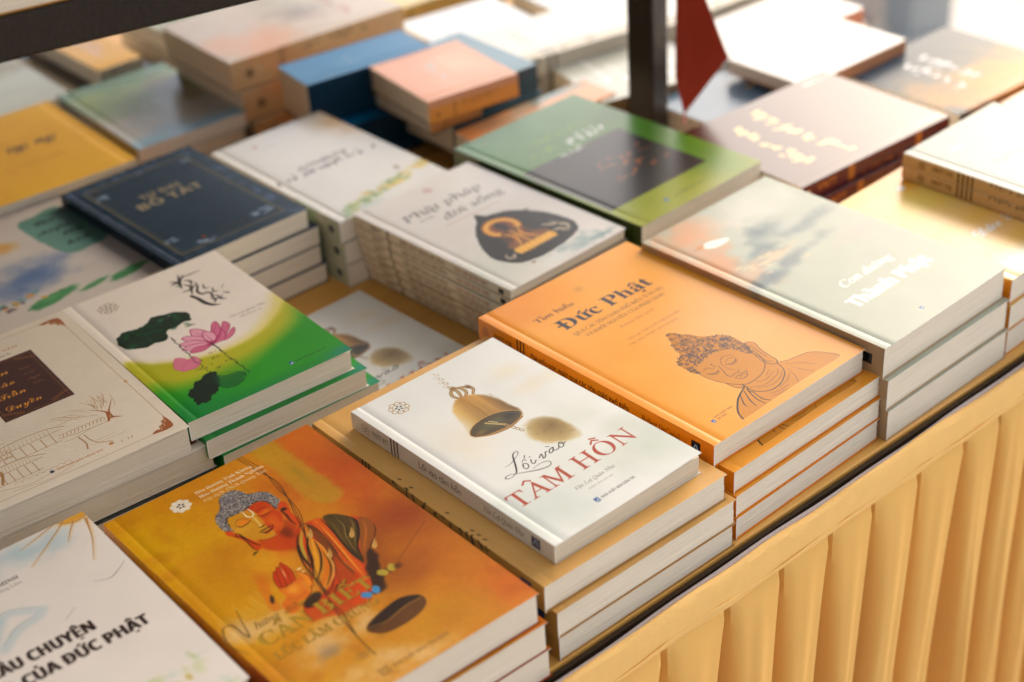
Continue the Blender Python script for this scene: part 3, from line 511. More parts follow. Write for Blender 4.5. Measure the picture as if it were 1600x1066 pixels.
    W_(72.2, 161.4, 8, 3, (.84, .52, .10), 0.8, rot=0, soft=0.9, nz=0.5)
    W_(66.8, 182.2, 6, 4, (.90, .48, .08), 0.9, rot=0, soft=0.9, nz=0.5)
    c.stroke([(76.4, 181.4), (78.8, 179.1), (82.7, 178.6), (85.8, 179.6)], [0.4, 0.9, 0.8, 0.3], (.36, .10, .03), 0.95, soft=0.3)
    c.stroke([(77.6, 184.9), (81.5, 186.5), (85.1, 185.6), (86.7, 181.5)], [0.3, 0.9, 0.7, 0.3], (.48, .12, .03), 0.8, soft=0.3)
    c.stroke([(60.9, 182.7), (62.8, 179.0), (66.9, 178.9), (70.8, 180.3)], [0.4, 0.9, 0.9, 0.6], (.30, .12, .04), 0.95, soft=0.3)
    c.stroke([(61.2, 183.7), (64.6, 186.4), (68.2, 185.5), (70.6, 180.5)], [0.3, 0.6, 0.6, 0.3], (.60, .26, .05), 0.9, soft=0.3)
    c.stroke([(73.8, 182.7), (73.4, 177.2), (72.5, 171.5), (70.8, 170.5)], [1.3, 1.6, 1.5, 0.4], (.86, .70, .36), 0.9, soft=0.3)
    c.stroke([(70.8, 170.5), (72.8, 169.9), (74.9, 170.4)], [0.5, 1, 0.5], (.13, .08, .05), 0.95, soft=0.3)
    c.stroke([(68.0, 166.1), (72.2, 166.6), (75.6, 166.6), (78.8, 166.7)], [0.5, 1, 0.9, 0.4], (.13, .08, .05), 0.95, soft=0.3)
    c.stroke([(69.8, 165.1), (72.2, 163.4), (76.1, 164.1), (78.3, 165.9)], [0.4, 2.2, 2, 0.6], (.52, .14, .05), 0.9, soft=0.3)
    c.stroke([(69.3, 165.4), (71.4, 162.2), (75.8, 163.1)], [0.3, 0.8, 0.3], (.13, .08, .05), 0.8, soft=0.3)
    c.stroke([(63.2, 161.3), (66.3, 157.6), (72.3, 156.2), (77.4, 157.7)], [0.3, 0.8, 0.8, 0.3], (.55, .16, .03), 0.8, soft=0.3)
    c.stroke([(71.6, 191.4), (71.1, 186.7), (72.1, 183.9), (74.3, 183.5), (75.9, 185.3), (76.1, 189.1), (75.6, 192.2)], [0.6, 1, 1, 1, 1, 1, 0.6], (.93, .86, .72), 1, soft=0.3)
    c.poly([(57.5, 200.5), (60.8, 202.6), (64.0, 206.2), (66.0, 211.0), (69.0, 214.9), (73.6, 216.6), (77.7, 216.3), (81.2, 214.0), (83.0, 210.1), (83.9, 205.8), (87.5, 203.7), (91.8, 201.5), (95.2, 196.8), (95.8, 190.1), (95.9, 185.2), (92.8, 182.2), (89.6, 178.9), (89.0, 181.8), (89.3, 187.6), (86.9, 192.7), (81.6, 194.4), (74.7, 192.4), (67.1, 192.5), (61.4, 192.8), (59.1, 189.7), (57.4, 183.6), (57.2, 177.3), (56.0, 180.4), (53.0, 182.0), (52.7, 189.4), (54.2, 195.8)], (.46, .44, .45), 1, soft=0.4, nz=0)
    hair = [(57.5, 200.5), (60.8, 202.6), (64.0, 206.2), (66.0, 211.0), (69.0, 214.9), (73.6, 216.6), (77.7, 216.3), (81.2, 214.0), (83.0, 210.1), (83.9, 205.8), (87.5, 203.7), (91.8, 201.5), (95.2, 196.8), (95.8, 190.1), (95.9, 185.2), (92.8, 182.2), (89.6, 178.9), (89.0, 181.8), (89.3, 187.6), (86.9, 192.7), (81.6, 194.4), (74.7, 192.4), (67.1, 192.5), (61.4, 192.8), (59.1, 189.7), (57.4, 183.6), (57.2, 177.3), (56.0, 180.4), (53.0, 182.0), (52.7, 189.4), (54.2, 195.8)]
    c.stroke([(89.6, 178.9), (89.0, 181.8), (89.3, 187.6), (86.9, 192.7), (81.6, 194.4), (74.7, 192.4), (67.1, 192.5), (61.4, 192.8), (59.1, 189.7), (57.4, 183.6)], 0.7, (.13, .08, .05), 0.9, soft=0.3)
    hp = np.array(catmull(hair, 4, True)); rr = random.Random(5); n = 0
    while n < 560:
        x, y = 50+rr.random()*48, 181+rr.random()*37; ins = False
        for (x0, y0), (x1, y1) in zip(hp, np.roll(hp, -1, 0)):
            if (y < y0) != (y < y1) and x < (x1-x0)*(y-y0)/(y1-y0)+x0: ins = not ins
        if ins: n += 1; W_(x, y, .75, .6, (.24, .22, .24) if n % 2 else (.72, .68, .62), .9, soft=.6)
    # vine, bowl, butterflies
    for dx in (0, 1.8, -1.4): c.stroke([(101+dx, 246), (104+dx, 222), (104-dx, 200), (97+dx, 168), (86, 140), (72-dx, 112), (64, 84), (61+dx, 66), (57, 44), (56, 25)], .5, (.18, .10, .04), .85)
    W_(84, 41, 22, 5, (.30, .16, .05), .6, rot=16, nz=.4)
    c.poly([(64.5, 46), (72, 51), (92, 55), (103, 51), (106, 45), (102, 38.5), (90, 34.6), (74, 35), (66, 40)], (.38, .22, .07), 1, soft=.6); c.poly([(66, 46.5), (76, 51), (93, 54.5), (103, 50.5), (104, 47), (92, 47), (78, 44), (70, 43)], (.16, .09, .04), 1, soft=.5); c.stroke([(66, 46), (78, 43.6), (92, 46.4), (104, 46.6)], .8, (.62, .44, .14), .8)
    for (x, y, k) in ((105, 80, (.70, .62, .20)), (86, 70, (.25, .55, .78))):
        c.poly([(x, y), (x-4.4, y+4), (x-7, y+1), (x-3.6, y-3)], k, .95, soft=.3); c.poly([(x, y), (x+4, y+4.4), (x+6, y+1), (x+3, y-3)], k, .95, soft=.3); c.stroke([(x-.6, y+3), (x+.4, y-3.5)], .8, BK, .9)
    W_(112, 79, 5, 4, (.16, .08, .03), .7, nz=.5); c.stroke([(150, 102), (128, 90), (110, 80)], .8, (.35, .13, .03), .4)
    # lettering
    c.emblem(46, 225, 7.2, (.90, .86, .78), (.20, .10, .06), .5, fill=(.90, .86, .78))
    WT = (.90, .84, .74)
    c.text('Hòa thượng Tịnh Không', 59.5, 228.4, 3.2, 'serifb', WT, width=43); c.text('Hòa thượng Thánh Nghiêm', 59.5, 223, 3.2, 'serifb', WT, width=49); c.text('Việt dịch: Thích Quang Tâm', 59.5, 217.6, 3, 'serifi', WT, width=48)
    SC = (.36, .26, .10)
    c.stroke([(3, 76), (-1, 90), (3, 104), (9, 104), (10, 94), (11.5, 88), (14.5, 100), (18, 113)], [.4, .8, .9, .8, .8, .9, .7, .4], SC)
    c.text('hững', 17.5, 90.5, 5.5, 'serifi', SC, width=17, slant=.2); c.text('điều', 38, 90, 5, 'serifi', SC, width=13, slant=.2)
    c.text('CẦN BIẾT', 13, 73.8, 11.5, 'serifb', (.30, .18, .05), a=.5, width=80); c.text('CẦN BIẾT', 12.5, 74.5, 11.5, 'serifb', (.66, .52, .14), width=80); c.text('LÚC LÂM CHUNG', 12.9, 59.6, 7, 'serifb', (.30, .18, .05), a=.5, width=72); c.text('LÚC LÂM CHUNG', 12.5, 60, 7, 'serifb', (.64, .50, .14), width=72)
    c.text('NHÀ XUẤT BẢN TÔN GIÁO', 57.5, 9.8, 2.5, 'sansb', (.5, .36, .16), width=40)
    c.stroke([(49, 8), (55, 8), (55, 14), (49, 14), (49, 8)], .5, (.4, .3, .2), curve=False); c.stroke([(50.5, 9.5), (53.5, 9.5), (53.5, 12.5), (50.5, 12.5), (50.5, 9.5)], .5, (.4, .3, .2), curve=False)
    c.a[:] = c.a*(.96+.09*c.noise(2.2, 4)[..., None]); c.grain(.025); return c
def d_lotus(W, L, T):
    W, L = 138.7, 211.1
    c = Canvas(W, L, T, 5, (.92, .88, .84), (.92, .89, .84), 14)
    c.poly([(0, 98), (18, 88), (38, 76), (56, 71), (74, 70.5), (92, 74), (108, 83), (124, 96), (145, 112), (145, 0), (0, 0)], (.86, .80, .42), .95, soft=9, curve=True)
    c.poly([(0, 98), (18, 87), (38, 74), (56, 68), (74, 66), (92, 68), (108, 74), (124, 84), (145, 92), (150, -5), (-5, -5)], (.68, .68, .08), .95, soft=3.5)
    c.poly([(0, 60), (20, 50), (38, 46), (72, 47), (100, 54), (126, 68), (146, 84), (150, -5), (-5, -5)], (.34, .62, .06), .9, soft=9)
    c.poly([(-5, 50), (18, 40), (38, 34), (60, 32), (76, 36), (100, 46), (126, 58), (146, 70), (150, -5), (-5, -5)], (.10, .56, .10), .85, soft=6); c.wash(10, 12, 60, 26, (.02, .50, .20), .9, nz=.3); c.wash(60, 0, 110, 16, (.02, .46, .22), .8); c.wash(138, 4, 36, 14, (.08, .50, .46), .8)
    c.emblem(29.3, 187, 8.4, (.45, .32, .14), (.3, .2, .08), .5)
    K = (.08, .07, .07)
    for P, ws in (([(86, 190), (90, 184), (89, 178), (86, 181)], [.6, 2, 1.2, .5]), ([(96, 196), (93, 188), (90, 180), (88, 174)], [.4, 1.6, 1.4, .5]), ([(84, 184), (92, 186), (99, 193)], [.8, 1.8, .6]), ([(97, 190), (104, 190), (113, 190)], [.8, 1.2, .3]), ([(96, 184), (99, 180), (97, 174)], [.8, 1.6, .6]), ([(92, 178), (95, 172), (92, 165), (90, 160)], [.6, 1.8, 1.2, .4]), ([(86, 168), (93, 168), (99, 172)], [.6, 1.6, .5]), ([(101, 176), (99, 168), (95, 161), (96, 155), (100, 153)], [.4, 1.2, 1.4, 1.6, .5]), ([(104, 168), (102, 162), (105, 160)], [.6, 1.2, .6]), ([(99, 156), (102, 152), (101, 146), (104, 145)], [.6, 1.4, 1.3, .5]), ([(107, 158), (105, 152), (108, 150)], [.6, 1.2, .5]), ([(88, 158), (90, 150), (91, 141), (94, 134), (99, 130)], [1.8, 2.2, 2.4, 2.2, .5]), ([(99, 146), (100, 140), (97, 136)], [.8, 1.6, .6]), ([(104, 145), (104, 138), (107, 135)], [.6, 1.6, .6]), ([(97, 142), (103, 140), (108, 142)], [.4, 1.1, .4]), ([(110, 146), (113, 142)], [.6, 1.4]), ([(112, 152), (117, 157)], [.3, .2])): c.stroke(P, [q*1.5 for q in ws], K, .98)
    c.text('Văn Lợi Quán Như', 94, 106, 3, 'serifi', (.45, .40, .30), width=32, slant=.2); c.text('THIỀN TÁNH biên dịch', 100, 101, 1.7, 'sans', (.5, .45, .35), width=20)
    G = (.03, .13, .06)
    leaf = [(10, 128), (12, 138), (22, 145), (34, 143), (42, 145), (48, 151), (54, 148), (62, 146), (72, 140), (74, 133), (70, 126), (62, 125), (55, 123), (48, 124), (45, 115), (40, 111), (32, 113), (24, 113), (17, 117), (12, 121)]
    c.poly(leaf, G, .97, soft=.5, nz=2.2, cell=5)
    for i in range(34):
        r = random.Random(i); c.wash(15+r.random()*52, 118+r.random()*24, 3+4*r.random(), 2+2.5*r.random(), (.04, .36, .17) if i % 3 else (.01, .07, .03), .6, rot=r.random()*180, nz=1.2, cell=4)
    c.wash(52, 141, 5, 3, (.25, .55, .36), .7, nz=.8, cell=3); c.wash(60, 143, 2, 1.4, (.8, .84, .78), .7)
    PK = (.82, .42, .56); PD = (.62, .10, .32); PL = (.90, .64, .72)
    pet = [[(66, 88), (59, 98), (62, 112), (68, 108), (71, 98)], [(68, 88), (73, 98), (79, 108), (83, 109), (81, 98), (75, 90)], [(66, 86), (55, 93), (51, 105), (58, 104), (65, 95)], [(68, 86), (78, 92), (87, 105), (89, 98), (83, 90), (75, 84)],
        [(64, 85), (52, 89), (45.5, 98), (53, 98), (61, 92)], [(68, 84), (79, 85), (89, 92), (86, 85), (77, 80)], [(64, 83), (51, 83), (43.5, 90), (51, 92), (61, 88)], [(64, 82), (55, 78), (46.5, 82), (53, 86)], [(67, 84), (64, 92), (67.5, 102), (73, 98), (73, 90)], [(67, 83), (73, 86), (80, 95), (80, 88), (74, 81)]]
    for i, P in enumerate(pet):
        c.poly(P, PK if i % 2 else PL, 1, soft=.3, nz=.3, cell=3); c.stroke(P, .75, PD, .95, closed=True, soft=.2)
        q = P[len(P)//2]; c.stroke([P[0], ((P[0][0]+q[0])/2+.6, (P[0][1]+q[1])/2), q], [.9, .5, .2], PD, .6, soft=.3); c.wash(P[0][0], P[0][1], 4, 4, PD, .5, soft=.9)
    for P in ([(30, 63), (27, 72), (34, 83), (40, 76), (39, 64)], [(34, 62), (40, 74), (46, 76), (47, 67), (41, 61)], [(30, 62), (34, 70), (42, 72), (42, 63)]): c.poly(P, (.84, .46, .58), .95, soft=.5, nz=.6, cell=3); c.stroke(P, .4, (.70, .18, .38), .6, closed=True)
    for P in ([(46, 112), (45, 100), (45, 88), (44, 72), (44, 48)], [(65, 82), (65.5, 70), (65.5, 56), (66, 42), (66, 27)]):
        for (x, y) in catmull(P, 7): 
            r = random.Random(int(x*91+y*37)); c.stroke([(x-1+r.random()*2, y+1.6), (x-1+r.random()*2, y-.6)], .4+r.random()*.6, (.10, .14, .06), .85, curve=False)
    c.stroke([(65, 84), (65.4, 74), (65.4, 68)], 1.4, (.12, .12, .06), .85, dry=.35)
    for (x, y) in ((54, 62), (50, 56), (40, 54), (56, 70), (36, 56), (60, 52), (50, 48), (47, 66)): c.scrawl(x, y, x+7, 3, .45, (.16, .16, .06), .8, seed=int(x*y), n=3)
    c.poly([(16, 20), (18, 30), (26, 40), (38, 47), (47, 46), (46, 38), (42, 30), (36, 22), (27, 16), (19, 15)], (.03, .10, .06), .96, soft=.6, nz=3, cell=5)
    c.poly([(44, 40), (52, 36), (62, 32), (63, 26), (56, 20), (46, 20), (40, 26)], (.02, .30, .16), .6, soft=1, nz=3, cell=6); c.stroke([(46, 42), (56, 38), (63, 31), (60, 23), (50, 19)], .5, (.05, .14, .08), .7)
    c.pub(94, 14.5, 3, wd=27, col=(.05, .25, .12)); c.stroke([(6.2, 0), (6.2, L)], .18, (.9, .9, .8), .35, curve=False); c.grain(.02); return c
def d_tamgiao(W, L, T):
    W, L = 160, 212
    c = Canvas(W, L, T, 5, (.89, .84, .77), (.88, .84, .78), 17); BR = (.58, .34, .12)
    k = .4
    c.stroke([(8, 9), (152, 9), (152, 204), (8, 204), (8, 9)], k, BR, .75, curve=False)
    for (x, y, sx, sy) in ((152, 9, -1, 1), (152, 204, -1, -1), (8, 9, 1, 1), (8, 204, 1, -1)):
        c.poly([(x, y), (x+sx*15, y), (x+sx*12, y+sy*3), (x+sx*9, y+sy*2.5), (x+sx*8, y+sy*6), (x+sx*5, y+sy*7), (x+sx*4, y+sy*11), (x+sx*1.4, y+sy*12), (x, y+sy*16)], (.60, .30, .10), .95, soft=.2)
        for q in ((9, 3), (5.5, 5.5), (3, 9.5)): c.stroke([(x+sx*(q[0]+1.6*cos(t)), y+sy*(q[1]+1.6*sin(t))) for t in np.linspace(0, 5, 8)], .5, (.84, .76, .62), .9)
    c.wash(152, 84, 1.6, 1.6, (.74, .52, .22), 1, soft=.4)
    pl = [(64.5, 94.5), (117, 94.5), (117.5, 175), (64.5, 175)]; c.poly(pl, (.24, .07, .045), 1, curve=False)
    c.stroke([(67, 97), (114.5, 97), (115, 172.5), (67, 172.5), (67, 97)], .35, (.66, .42, .14), .8, curve=False)
    for (x, y, sx, sy) in ((67, 97, 1, 1), (114.5, 97, -1, 1), (115, 172.5, -1, -1), (67, 172.5, 1, -1)):
        for q in range(7): c.stroke([(x+sx*(q*2+1.3*cos(t)), y+sy*(2+(6-q)*.9+1.3*sin(t))) for t in np.linspace(0, 5.4, 7)], .4, (.66, .40, .12), .85)
    GO = (.86, .58, .16)
    for t, y, x in (('Tôn', 155, 71), ('Giáo', 139, 69), ('Trần', 123, 71), ('Duyên', 106, 70)): c.text(t, x, y, 7.5, 'script', GO, width=22 if t != 'Duyên' else 28)
    for t, y in (('Cuộc', 153), ('sư', 145), ('Ngộ', 136), ('Liên', 128)): c.text(t, 99, y, 3.2, 'script', (.50, .30, .14), width=10)
    c.text('THÍCH NHƯ VĂN', 66, 186, 3.2, 'sans', (.70, .38, .24), width=46, track=.05); c.text('biên dịch', 84, 179.5, 2.6, 'serifi', (.4, .33, .28), width=20)
    LB = (.62, .44, .22)
    def ln(P, wd=.45, a=.8, col=LB): c.stroke(P, wd, col, a, soft=.2)
    # bare tree at the right
    ln([(121, 46), (123, 52), (124, 57), (121, 62), (116, 68)], [1.2, 2.2, 1.6, .8, .4], .95, (.60, .32, .12)); ln([(125, 48), (125.5, 56), (129, 62), (134, 70)], [1.4, 1.6, .9, .4], .95, (.60, .32, .12)); ln([(120, 46), (124, 49), (130, 45)], [1, 2, .6], .95, (.58, .30, .10))
    for i in range(16):
        r = random.Random(i); x, y = 118+r.random()*14, 60+r.random()*10; a = -1+2*r.random(); ln([(x, y), (x+6*a, y+5+4*r.random()), (x+9*a, y+12+5*r.random())], .35, .7)
    for i in range(9):
        r = random.Random(i+40); x, y = 98+i*2.4, 62+r.random()*8; ln([(x, y), (x-5, y+6), (x-12, y+9)], .3, .6)
    ln([(118, 58), (108, 64), (98, 72), (90, 76)], .4); ln([(108, 64), (100, 66), (90, 66)], .35)
    # rocks, roofs and house
    for i in range(12): x = 86+i*2.8; ln([(x, 52-i*.2), (x+1.4, 54), (x+3, 51.6), (x+1.8, 49)], .4, .8)
    ln([(85, 50), (100, 47), (122, 46)], .6); ln([(86, 44), (94, 43), (110, 47)], .4)
    ln([(96, 42), (97, 32), (95, 25)], 1, .9); ln([(100, 42), (101, 34), (104, 27), (112, 22)], .8, .8); ln([(104, 30), (118, 30)], .35, .6); ln([(100, 27), (124, 26)], .35, .6)
    for (x0, y0, wd) in ((42, 62, 44), (28, 40, 34)):
        ln([(x0-5, y0-3), (x0+6, y0+4), (x0+wd*.5, y0+6), (x0+wd-4, y0+5), (x0+wd+8, y0)], .7); ln([(x0-3, y0-4), (x0+wd*.5, y0-3), (x0+wd+5, y0-2)], .5)
        for i in range(14): ln([(x0+i*wd/14, y0+4), (x0+i*wd/14-1, y0-3)], .3, .6)
        for i in range(6): ln([(x0+3+i*wd/6, y0-4), (x0+3+i*wd/6, y0-16)], .6, .8)
        ln([(x0, y0-16), (x0+wd, y0-15)], .5)
    for i in range(40):
        r = random.Random(i+90); x, y = 10+r.random()*40, 46+r.random()*28; ln([(x, y), (x+2, y+2), (x+4, y), (x+5, y+1.6)], .35, .7)
    ln([(34, 26), (38, 38), (34, 50)], 2, .85); ln([(30, 20), (50, 14), (72, 18), (84, 16)], .4); ln([(36, 14), (60, 10.5), (80, 14)], .35)
    for i in range(8): ln([(40+i*5, 20), (43+i*5, 22), (46+i*5, 20)], .35, .6)
    c.wash(110, 19.6, 2.4, 2, (.70, .44, .18), .9, soft=.5); c.scrawl(116, 15.5, 128, 3, .45, BR, .8, seed=4)
    c.poly([(64, 15.5), (66.5, 15.5), (66.5, 18.5), (64, 18.5)], (.12, .22, .34), curve=False); c.text('NHÀ XUẤT BẢN HỒNG ĐỨC', 69, 16, 1.9, 'sansb', (.72, .46, .26), width=34)
    c.a[:] = c.a*(.98+.03*c.noise(8, 2)[..., None]); c.grain(.02); return c
def d_chuyen(W, L, T):
    c = Canvas(W, L, T, 5, (.92, .89, .86), (.90, .87, .83), 21); BL = (.62, .76, .82)
    c.wash(112, 190, 30, 18, BL, .55, nz=.8, cell=14); c.wash(90, 196, 30, 14, BL, .45, nz=.8); c.wash(60, 180, 30, 20, BL, .3, nz=.8)
    c.wash(139, 207, 16, 12, (.90, .66, .24), 1, soft=.5, nz=.2); c.stroke([(126, 209), (130, 202), (138, 198.5), (146, 201)], .6, (.62, .40, .12), .8)
    for P in ([(131, 204), (114, 190), (96, 176)], [(136, 200), (130, 192), (124, 183)], [(143, 198), (138, 178), (128, 156)], [(124, 205), (110, 200), (98, 196)], [(144, 197), (139, 182)]): c.stroke(P, [1, .8, .3], (.66, .44, .20), .85, soft=.3); c.stroke([(x+1, y) for x, y in P], 2, (.90, .72, .46), .3, soft=1)
    c.stroke([(142, 142), (134, 136), (127, 133), (119, 136.7)], [.3, .7, .3], (.4, .38, .4), .8); c.stroke([(90, 117), (99, 123)], .4, (.5, .46, .46), .7)
    for P in ([(20, 150), (48, 142), (66, 148), (84, 138)], [(36, 108), (46, 124), (60, 144)], [(52, 120), (64, 130), (80, 134)]): c.stroke(P, [.3, .7, .3], (.5, .48, .5), .6); c.stroke([(x, y-3) for x, y in P], 6, BL, .4, soft=3)
    c.wash(40, 138, 22, 8, (.50, .72, .82), .6, rot=20, nz=.6)
    DK = (.16, .09, .07)
    for e in (0, .5, .9): c.text('CÂU CHUYỆN', 34+e, 97, 9.2, 'sansb', DK, width=66.4); c.text('CỦA ĐỨC PHẬT', 47+e, 80, 9.2, 'sansb', DK, width=79.5); c.text('CUỘC ĐỜI', 2+e, 80, 9.2, 'sansb', DK, width=40)
    c.text('TUỆ MINH', 62, 172, 3.4, 'serifb', (.2, .17, .17), width=24); c.text('dịch: Hoàng Lâm', 58, 166.5, 2.8, 'serif', (.45, .42, .42), width=28)
    for i in range(46):
        r = random.Random(i); x, y = 20+r.random()*120, 4+r.random()*34; c.wash(x, y, 5+7*r.random(), 3+4*r.random(), ((.74, .80, .50), (.86, .80, .44), (.72, .82, .80), (.60, .74, .42))[i % 4], .4, rot=r.random()*180, nz=1, cell=5)
    c.wash(110, 22, 6, 5, (.86, .68, .20), .7, nz=1); c.wash(120, 24, 3, 5, (.72, .62, .14), .7, nz=1); c.grain(.02); return c
def d_phap(W, L, T):
    c = Canvas(W, L, T, 4, (.86, .84, .82), (.90, .84, .75), 24); c.wash(20, 30, 70, 60, (.78, .80, .76), .7, nz=.6); c.wash(100, 150, 60, 60, (.90, .89, .88), .8); c.wash(90, 14, 40, 14, (.55, .66, .66), .7, nz=1.2, cell=8); c.wash(60, 10, 20, 8, (.86, .88, .86), .8, nz=1, cell=6); c.wash(110, 8, 20, 6, (.36, .48, .50), .5, nz=1, cell=5)
    c.emblem(69.5, 177, 4.4, (.74, .40, .36), None, .5)
    K = (.17, .16, .17); c.text('Phật pháp', 20, 145, 10.5, 'serifi', K, width=86, slant=-.08); c.text('đời sống', 46, 124.5, 9.5, 'serifi', K, width=66, slant=-.08); c.text('trong', 28, 137, 4, 'serifi', (.4, .4, .4), width=14)
    c.stroke([(39, 117), (97, 115)], .7, (.74, .40, .38), .8, curve=False)
    lf = [(66, 112), (72, 104), (88, 98), (102, 82), (110, 62), (111, 42), (104, 30), (88, 24), (66, 21), (46, 22), (33, 28), (26, 42), (28, 58), (34, 72), (46, 90), (58, 102), (62, 108)]
    c.poly(lf, (.07, .055, .04), 1, soft=.5, nz=.8, cell=5)
    for i in range(24):
        r = random.Random(i); c.wash(36+r.random()*66, 30+r.random()*60, 6, 3, (.22, .15, .08), .35, rot=r.random()*180, nz=1, cell=5)
    GD = (.93, .66, .16)
    c.wash(66, 80, 17, 17, (.50, .24, .03), .95, soft=.5)
    ring = [(66+13.5*cos(t), 80+13*sin(t)) for t in np.linspace(0, 6.3, 26)]; c.stroke(ring, 6.4, (.86, .52, .06), 1, soft=.5); c.stroke(ring, 2.2, (.98, .80, .32), .9, soft=.6)
    for i in range(24): t = i*.262; c.stroke([(66+11*cos(t), 80+11*sin(t)), (66+16.4*cos(t), 80+15.8*sin(t))], .45, (.45, .22, .03), .6, curve=False)
    c.poly([(61, 82), (63, 87), (66, 90), (69, 87), (71, 82), (69, 74), (63, 74)], (.14, .08, .03), 1)
    c.poly([(55, 70), (66, 73), (77, 70), (82, 60), (78, 52), (66, 50), (54, 52), (50, 60)], (.30, .17, .05), 1, nz=.5, cell=3); c.poly([(46, 52), (56, 56), (66, 52), (78, 56), (88, 51), (84, 43), (66, 39), (50, 43)], (.46, .26, .06), 1, nz=.8, cell=3)
    for i in range(7):
        t = i/6; c.stroke([(54+24*t, 71-3*abs(t-.5)), (60+12*t, 60), (52+28*t, 47)], [1.2, 2.2, 1.4], GD if i % 2 else (.62, .32, .05), .95, soft=.4)
    for i in range(14): t = i/13; c.poly([(48+38*t, 46), (50+38*t, 39), (47+38*t, 35), (45+38*t, 41)], GD if i % 2 else (.96, .74, .30), .95, soft=.3)
    for P in ([(98, 56), (101, 48), (104, 42), (98, 36), (94, 40)], [(42, 40), (38, 36), (34, 38), (36, 44)], [(90, 58), (96, 52), (102, 50)], [(88, 44), (95, 42), (99, 36)]): c.stroke(P, [1.5, 4, 3, 1], (.74, .68, .58), .95, soft=.7, dry=.25)
    for i in range(10): r = random.Random(i+4); c.wash(40+r.random()*60, 32+r.random()*14, 3, 1.6, GD, .7, nz=.8, cell=3)
    c.wash(43, 19, 3, 2.4, (.45, .2, .16), .9)
    c.bars(148, (.25, .20, .14), 2, 2, 1); c.spine_text('VNTT', 170, T*.36, style='sansb', col=(.38, .30, .26), width=14); c.wash(-T/2, 182, T*.2, T*.2, (.6, .42, .22), .8)
    c.spine_text('PHẬT PHÁP TRONG ĐỜI SỐNG', 132, T*.38, style='serifb', col=(.34, .26, .22), width=56); c.spine_text('VĂN LỢI QUÁN NHƯ', 66, T*.38, style='serifb', col=(.55, .28, .2), width=40); c.poly([(-T*.75, 8), (-T*.25, 8), (-T*.25, 14), (-T*.75, 14)], (.06, .08, .12), curve=False); c.poly([(-T, 0), (-T+T*.13, 0), (-T+T*.10, L), (-T, L)], (.25, .2, .15), .9, curve=False)  # last strip paints the dark gap shade under each stacked spine
    c.grain(.02); return c
def d_hanh(W, L, T):
    W, L = 148.7, 229.9
    c = Canvas(W, L, T, 4, (.68, .71, .65), (.74, .62, .47), 27)
    for (x, y, rx, ry, k, a) in ((30, 205, 60, 40, (.84, .60, .42), .95), (10, 160, 34, 54, (.82, .58, .40), .95), (90, 200, 60, 34, (.78, .78, .74), .9), (74, 172, 32, 18, (.34, .42, .46), .95), (50, 152, 40, 13, (.40, .48, .50), .9), (26, 140, 36, 14, (.76, .66, .56), .9), (110, 156, 60, 12, (.42, .48, .50), .85), (60, 128, 64, 10, (.42, .48, .50), .85), (130, 118, 50, 14, (.72, .70, .66), .8), (20, 120, 34, 10, (.36, .44, .48), .8), (60, 140, 40, 7, (.84, .74, .60), .8), (100, 165, 30, 10, (.70, .72, .70), .8), (120, 200, 40, 26, (.74, .76, .72), .6)): c.wash(x, y, rx, ry, k, a, rot=8, nz=1.1, cell=16)
    for i in range(22):
        r = random.Random(i); c.wash(10+r.random()*60, 122+r.random()*30, 4+5*r.random(), 2+2*r.random(), (.86, .78, .62) if i % 2 else (.58, .58, .54), .6, nz=1, cell=4)
    c.wash(28, 190, 16, 3.4, (.72, .46, .20), .9, nz=.5); c.poly([(24, 190), (34, 192), (44, 188), (50, 184), (44, 181), (32, 182), (26, 185)], (.94, .94, .92), 1, nz=1, cell=3); c.wash(24, 190, 5, 4, (.80, .50, .20), .9)
    c.vgrad([(0, (.79, .80, .75)), (88, (.80, .81, .76)), (89, (.8, .81, .76))], a=0)
    WH = (.95, .95, .94); c.text('Con đường', 47, 71, 8.5, 'serifi', WH, width=60, slant=.1); [c.text('Thành Phật', 31+e, 47, 12, 'sansb', WH, width=92) for e in (0, .8, 1.5)]; c.text('Con đường', 47.8, 71, 8.5, 'serifi', WH, width=60, slant=.1)
    c.pub(60, 12, 2.6, tx=None)
    c.spine_text('CON ĐƯỜNG THÀNH PHẬT', 150, 7, style='serifb', col=(.4, .28, .16), width=90); c.poly([(-T*.66, 10), (-T*.34, 10), (-T*.34, 20), (-T*.66, 20)], (.08, .08, .12), curve=False); c.grain(.02); return c
def d_xanh(W, L, T):
    c = Canvas(W, L, T, 4, (.32, .50, .22), (.22, .28, .04), 31); c.vgrad([(0, (.58, .60, .08)), (45, (.52, .58, .08)), (120, (.30, .52, .10)), (160, (.32, .50, .26)), (227, (.34, .50, .36))])
    c.wash(130, 70, 50, 120, (.24, .46, .05), .7)
    c.poly([(3, 143), (124, 143), (124, 38), (3, 38)], (.10, .08, .07), 1, curve=False, soft=.4); c.wash(20, 120, 40, 30, (.30, .20, .15), .6, nz=.8)
    for i in range(46):
        r = random.Random(i); x, y = 50+r.random()*64, 66+r.random()*44; c.wash(x, y, 5+3*r.random(), 2, (.74, .38, .12) if i % 3 else (.40, .2, .08), .85, rot=r.random()*180, nz=1.2, cell=3)
    c.scrawl(52, 173, 116, 8, 1.8, (.40, .58, .06), .95, seed=3, ang=-3); c.scrawl(72, 152, 122, 10, 3, (.92, .95, .92), .97, seed=5, ang=-3); c.scrawl(32, 156, 62, 8, 2, (.42, .60, .08), .95, seed=8, ang=-3); c.scrawl(50, 138, 78, 7, 2, (.86, .92, .86), .9, seed=9)
    c.wash(26, 214, 4, 3, (.6, .42, .3), .7); c.pub(46, 14, 3.6, tx=None); c.scrawl(54, 15, 94, 2.4, .6, (.2, .25, .1), .8, seed=2); c.wash(-T/2, 30, 4, 5, (.06, .09, .16), .95, soft=.5); c.grain(.02); return c
